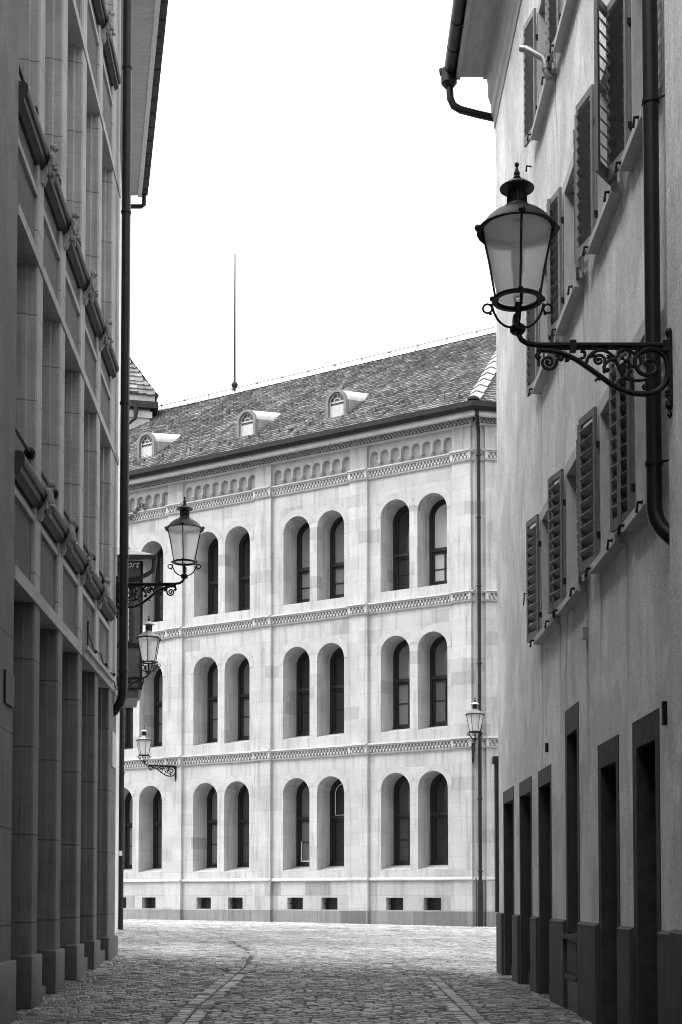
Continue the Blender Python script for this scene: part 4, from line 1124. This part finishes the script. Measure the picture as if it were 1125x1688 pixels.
# ============================================================ WALL LANTERNS
def px(points):  # bracket drawing units -> metres from the wall plate, z from the arm
    return [((1085 - a) * .00149, (1030 - b) * .00149) for a, b in points]
def spline(pts, n=6):
    out = []
    P = [pts[0]] + list(pts) + [pts[-1]]
    for i in range(1, len(P) - 2):
        for k in range(n):
            t = k / n; p0, p1, p2, p3 = P[i - 1], P[i], P[i + 1], P[i + 2]
            out.append(tuple(.5 * ((2 * p1[j]) + (-p0[j] + p2[j]) * t + (2 * p0[j] - 5 * p1[j] + 4 * p2[j] - p3[j]) * t * t + (-p0[j] + 3 * p1[j] - 3 * p2[j] + p3[j]) * t ** 3) for j in range(2)))
    out.append(pts[-1]); return out
def lantern(name_label, loc, rz, L=1.245, S=1.0, hexa=False, k_br=1.0, pale_cap=False):
    root = thing('street_lamp', name_label, 'street lamp', loc, rz, 'old wall lanterns in the alley')
    root.scale = (S, S, S)
    seg = 6 if hexa else 28
    sx = L / 1.245
    Z = lambda v: (1030 - v) * .00149
    c = (L, 0, 0)
    # bracket bars
    a = MB()
    arm = [(0, 0, 0), (L - .16, 0, 0), (L - .08, 0, .01), (L - .03, 0, .04), (L - .003, 0, .09), (L, 0, .15), (L, 0, .34)]
    a.tube(arm, [.021] * 5 + [.02, .018], 10)
    a.tube([(0, 0, -.03), (L * .88, 0, -.03)], .010, 8)
    for x in (.05, .80 * sx): a.box(x - .025, x + .025, -.03, .03, -.055, .032)
    a.build('arm', 'iron', root)
    pl_ = MB(); pl_.box(-.0, .028, -.035, .035, -.46, .08); pl_.blob((.02, 0, .1), (.03, .035, .04)); pl_.lathe([(.0, -.12), (.022, -.09), (.012, -.05), (.035, -.02), (.03, .02)], (.02, 0, -.47), 8)
    pl_.build('wall_plate', 'iron', root)
    sw = MB()
    def scroll(pts, r0, r1=None, yo=0, n=6):
        q = spline(px(pts), n); m = len(q)
        r1 = r1 if r1 is not None else r0
        sw.tube([(x * sx, yo, z) for x, z in q], [1.45 * (r0 + (r1 - r0) * i / (m - 1)) for i in range(m)], 7)
    def spiral(cx, cy, r, turns, a0, w=.011, d=1, knob=True):
        m = int(26 * turns); pts = []
        for i in range(m + 1):
            t = i / m; rr = r * (1 - .82 * t); an = a0 + d * 2 * PI * turns * t
            x = (1085 - cx) * .00149 * sx + rr * math.cos(an); z = (1030 - cy) * .00149 + rr * math.sin(an); pts.append((x, 0, z))
        sw.tube(pts, [1.3 * w * (1 - .3 * i / m) for i in range(m + 1)], 6)
        if knob: sw.blob(pts[-1], w * 1.6, 6)
    scroll([(350, 1055), (420, 1060), (490, 1075), (560, 1105), (630, 1150), (700, 1200), (780, 1255), (860, 1285), (930, 1292), (985, 1285), (1035, 1255), (1060, 1205), (1066, 1150), (1055, 1100), (1020, 1065), (970, 1052), (925, 1065)], .014, .017)
    scroll([(925, 1065), (890, 1095), (888, 1140), (915, 1180), (955, 1192), (995, 1175), (1005, 1140), (985, 1112), (955, 1110), (940, 1130), (955, 1150)], .013, .007)
    spiral(415, 1122, .066, 1.6, PI * .9, .011)
    scroll([(370, 1065), (352, 1090), (372, 1105)], .010, .014)
    scroll([(455, 1125), (480, 1095), (515, 1092), (520, 1110), (505, 1112)], .008, .012)
    spiral(690, 1112, .05, 1.5, PI * 1.2, .010, -1)
    scroll([(620, 1130), (640, 1085), (690, 1058), (740, 1068), (780, 1110), (800, 1160), (830, 1205), (890, 1220), (950, 1212), (995, 1180)], .010, .008)
    scroll([(580, 1105), (610, 1095), (612, 1070), (590, 1062)], .008, .010)
    scroll([(720, 1180), (720, 1140), (750, 1110), (790, 1090), (800, 1065), (830, 1055), (860, 1075), (840, 1110), (815, 1100)], .010, .007)
    scroll([(845, 1050), (880, 1075), (910, 1095), (915, 1130), (890, 1150), (860, 1135), (850, 1115)], .009, .007)
    spiral(940, 1252, .035, 1.2, PI * .5, .009)
    spiral(1062, 1300, .032, 1.2, PI * .3, .009)
    scroll([(700, 1215), (685, 1208), (668, 1225)], .012, .006)
    scroll([(790, 1240), (800, 1215), (830, 1205)], .011, .008)
    scroll([(855, 1180), (850, 1200), (880, 1215)], .012, .006)
    for (x, y_) in ((700, 1200), (860, 1285), (1050, 1230), (815, 1060), (770, 1110), (485, 1105), (840, 1115), (735, 1165), (960, 1115), (860, 1170), (640, 1090)):
        q = px([(x, y_)])[0]; sw.blob((q[0] * sx, 0, q[1]), (.022, .018, .02), 7)
    for (x, y_, an) in ((760, 1100, .5), (855, 1165, 1.4), (890, 1070, 2.6), (650, 1095, 2.2), (980, 1120, .7), (480, 1100, 1.0)):
        q = px([(x, y_)])[0]
        for t in (-.5, 0, .5):
            dx, dz = math.cos(an + t) * .05, math.sin(an + t) * .05
            sw.tube([(q[0] * sx, 0, q[1]), (q[0] * sx + dx * .6, .0, q[1] + dz * .6), (q[0] * sx + dx, 0, q[1] + dz)], [.010, .012, .002], 5)
    sw.build('scrollwork', 'iron', root)
    # cradle under the glass
    k = MB()
    k.lathe([(.02, -.02), (.045, -.02), (.062, 0), (.062, .03), (.045, .05), (.02, .055)], (L, 0, Z(955)), 14)
    zr = Z(790); zh = Z(935)
    if not hexa or True:
        for q in range(2 if not hexa else 3):
            for s_ in (-1, 1):
                an = q * PI / (2 if not hexa else 3) + (PI / 2 * 0)
                dx, dy = math.cos(an) * s_, math.sin(an) * s_
                rp = [(.05, zh), (.10, zh + .012), (.155, zh + .06), (.19, zh + .13), (.205, zh + .19)]
                pts = spline(rp, 4)
                k.tube([(L + r * dx, r * dy, z) for r, z in pts], .010, 6)
                # little ring handle
                ring_ = [(L + (.238 + .036 * math.cos(t)) * dx, (.238 + .036 * math.cos(t)) * dy, zh + .15 + .036 * math.sin(t)) for t in [2 * PI * j / 12 for j in range(13)]]
                k.tube(ring_, .009, 5, False)
                k.blob((L + .20 * dx, .20 * dy, zr + .012), .022, 6); k.blob((L + .215 * dx, .215 * dy, zh + .11), .014, 6)
    k.lathe([(.165, 0), (.20, 0), (.205, .018), (.19, .03), (.16, .03), (.15, .015), (.165, 0)], (L, 0, zr - .01), 24 if not hexa else 6, .5 if hexa else 0, False)
    k.build('cradle', 'iron', root)
    g_ = MB(); rb_, rt_ = .155, .275
    z0, z1 = zr + .02, Z(392)
    g_.lathe([(rb_, z0), (rb_ + .06, z0 + (z1 - z0) * .5), (rt_, z1)], (L, 0, 0), seg, .5 if hexa else 0, False)
    gl = g_.build('lamp_glass', 'frosted', root, smooth=not hexa, recalc=False)
    bt = MB(); bt.lathe([(rb_ * .98, z0 + .002), (.03, z0 + .001)], (L, 0, 0), seg, .5 if hexa else 0, False); bt.build('glass_floor', 'frosted', root, smooth=False, recalc=False)
    # burner inside
    bn = MB(); bn.lathe([(.02, 0), (.025, .1), (.018, .14), (.045, .2), (.05, .34), (.03, .42), (.01, .44)], (L, 0, z0 + .01), 10); bn.build('burner', 'zinc_pale', root)
    rf_ = MB(); rf_.lathe([(.04, z1 + .05), (.17, z1 + .03), (rt_ - .02, z1 - .005)], (L, 0, 0), 24, 0, False); rf_.build('added_reflector', 'white_paint', root, recalc=False)  # white disc added under the hood to brighten the glass
    fr = MB()
    nb = 6 if hexa else 4
    for q in range(nb):
        an = 2 * PI * (q + (.5 if hexa else .5)) / nb + (0 if hexa else 0) + (PI / 4 if not hexa else 0)
        c_, s_ = math.cos(an), math.sin(an)
        pts = [(L + (r + .006) * c_, (r + .006) * s_, z) for r, z in ((rb_ + .01, z0 - .02), (rb_ + .062, z0 + (z1 - z0) * .5), (rt_ + .002, z1))]
        if hexa: pts = [pts[0], pts[2]]
        fr.tube(pts, .009, 6)
        if not hexa: fr.blob((L + (rt_ + .035) * c_, (rt_ + .035) * s_, z1 - .01), (.03, .03, .028), 7)
    fr.build('glass_bars', 'iron', root)
    # hood: flared brim, dome, vented chimney, cap, finial
    zt = Z(400); rim = .318
    hd = MB()
    sg_ = seg
    hd.lathe([(rt_ - .01, zt - .012), (rim, zt - .035), (rim + .004, zt - .022), (rt_ + .015, zt + .012)], (L, 0, 0), sg_, .5 if hexa else 0, False)
    hd.build('hood_rim', 'iron', root, angle=45 if not hexa else 20)
    hd = MB()
    if hexa: hd.lathe([(rt_ + .012, zt + .012), (.20, zt + .08), (.085, zt + .155), (.07, zt + .17)], (L, 0, 0), 6, .5, False)
    else: hd.lathe([(rt_ + .018, zt + .006), (.27, zt + .03), (.245, zt + .065), (.20, zt + .105), (.15, zt + .135), (.115, zt + .15), (.105, zt + .16), (.10, zt + .175), (.075, zt + .18)], (L, 0, 0), 28, 0, False)
    hd.build('hood', 'zinc' if pale_cap else 'pipe', root, angle=45 if not hexa else 20)
    ch = MB(); zc = Z(285)
    ch.lathe([(.078, 0), (.072, .015), (.072, .11), (.082, .125)], (L, 0, zc), 20)
    for q in range(14):
        an = 2 * PI * q / 14; ch.tube([(L + .074 * math.cos(an), .074 * math.sin(an), zc + .025), (L + .074 * math.cos(an), .074 * math.sin(an), zc + .105)], .007, 4)
    ch.build('chimney', 'iron', root)
    cp = MB(); zq = Z(188)
    cp.lathe([(.08, 0), (.135, -.004), (.138, .006), (.12, .022), (.09, .045), (.05, .068), (.02, .08)], (L, 0, zq), 24, 0)
    cp.build('cap', 'zinc_pale' if pale_cap else 'pipe', root, angle=50)
    fn = MB(); fn.lathe([(.02, 0), (.032, .012), (.02, .03), (.026, .045), (.016, .07), (.008, .1), (.018, .112), (.016, .128), (.001, .14)], (L, 0, zq + .078), 12); fn.build('finial', 'iron', root)
    return root
def wall_pt(P, A, u, o, z):
    c, s_ = math.cos(A), math.sin(A); return (P[0] + u * c - o * s_, P[1] + u * s_ + o * c, z)
lantern('large round black lantern on a scrolled bracket, nearest, at the upper right', wall_pt(RP, RA, 11.40, .06, 5.845), PI, L=1.21, S=1.035)
p = wall_pt(LP, LA, 24.66, -.0, 6.80)
lantern('round black lantern on a scrolled bracket beside the downpipe of the left building', p, 0, L=1.13, S=1.05)
Y2 = 35.0
lantern('six sided lantern on a bracket below the dark oriel, middle one of three at left', ((232 - 562.5) / 2344 * Y2 - .72 * 1.0 - .0, Y2 - 1.0, 7.0), 0, L=.9 + 0.0, hexa=True, pale_cap=True) if False else None
lx = (243.5 - 562.5) / 2344 * 34.4
lantern('six sided lantern on a bracket below the dark oriel of the white town house', (lx - .95, 34.4, at(0, 1117.5, 34.4)[2]), 0, L=.91, S=1.04, hexa=True, pale_cap=True)
# on the stone facade: left pilaster, bracket swung along the wall
q = wall_pt(BP, BA, 12.60, .125, at(0, 1263.5, 53.7)[2])
lantern('six sided lantern with its scrolled bracket fixed to a pilaster of the arched stone building', q, math.radians(-157), hexa=True, pale_cap=True)
q = wall_pt(BP, BA, .06, .10, at(0, 1231, 46.8)[2])
lantern('six sided lantern at the corner of the arched stone building seen against its downpipe', q, math.radians(-92), S=1.0, hexa=True, pale_cap=True)

# ============================================================ light and sky
w = bpy.data.worlds.new('World'); sc.world = w; w.use_nodes = True; nt = w.node_tree
sky = nt.nodes.new('ShaderNodeTexSky'); sky.sky_type = 'NISHITA'; sky.sun_disc = False
SE, SR = math.radians(56), math.radians(244)
sky.sun_elevation = SE; sky.sun_rotation = SR; sky.air_density = 1.0; sky.dust_density = 6.0; sky.ozone_density = 1.0
bw = nt.nodes.new('ShaderNodeRGBToBW'); nt.links.new(sky.outputs[0], bw.inputs[0])
ov = nt.nodes.new('ShaderNodeMath'); ov.operation = 'MULTIPLY_ADD'; ov.inputs[1].default_value = .5; ov.inputs[2].default_value = 5.0   # thin even cloud over the clear sky
nt.links.new(bw.outputs[0], ov.inputs[0])
bg = nt.nodes['Background']; nt.links.new(ov.outputs[0], bg.inputs['Color']); bg.inputs['Strength'].default_value = .15
sl = bpy.data.lights.new('sun', 'SUN'); sl.energy = .7; sl.angle = math.radians(24); sl.color = (1, 1, 1)
so = bpy.data.objects.new('sun', sl); COL.objects.link(so)
# sun_rotation is measured from +Y clockwise seen from above
dvec = Vector((math.sin(SR) * math.cos(SE), math.cos(SR) * math.cos(SE), math.sin(SE)))
so.rotation_euler = dvec.to_track_quat('Z', 'Y').to_euler(); so.location = (0, -10, 40)
sc.view_settings.view_transform = 'Standard'; sc.view_settings.look = 'None'; sc.view_settings.gamma = 1
sc.view_settings.exposure = 1.2
sc.cycles.pixel_filter_type = 'BLACKMAN_HARRIS'; sc.cycles.filter_width = 1.0
sc.cycles.max_bounces = 12; sc.cycles.diffuse_bounces = 6; sc.cycles.transmission_bounces = 12; sc.cycles.transparent_max_bounces = 16; sc.cycles.sample_clamp_indirect = 8
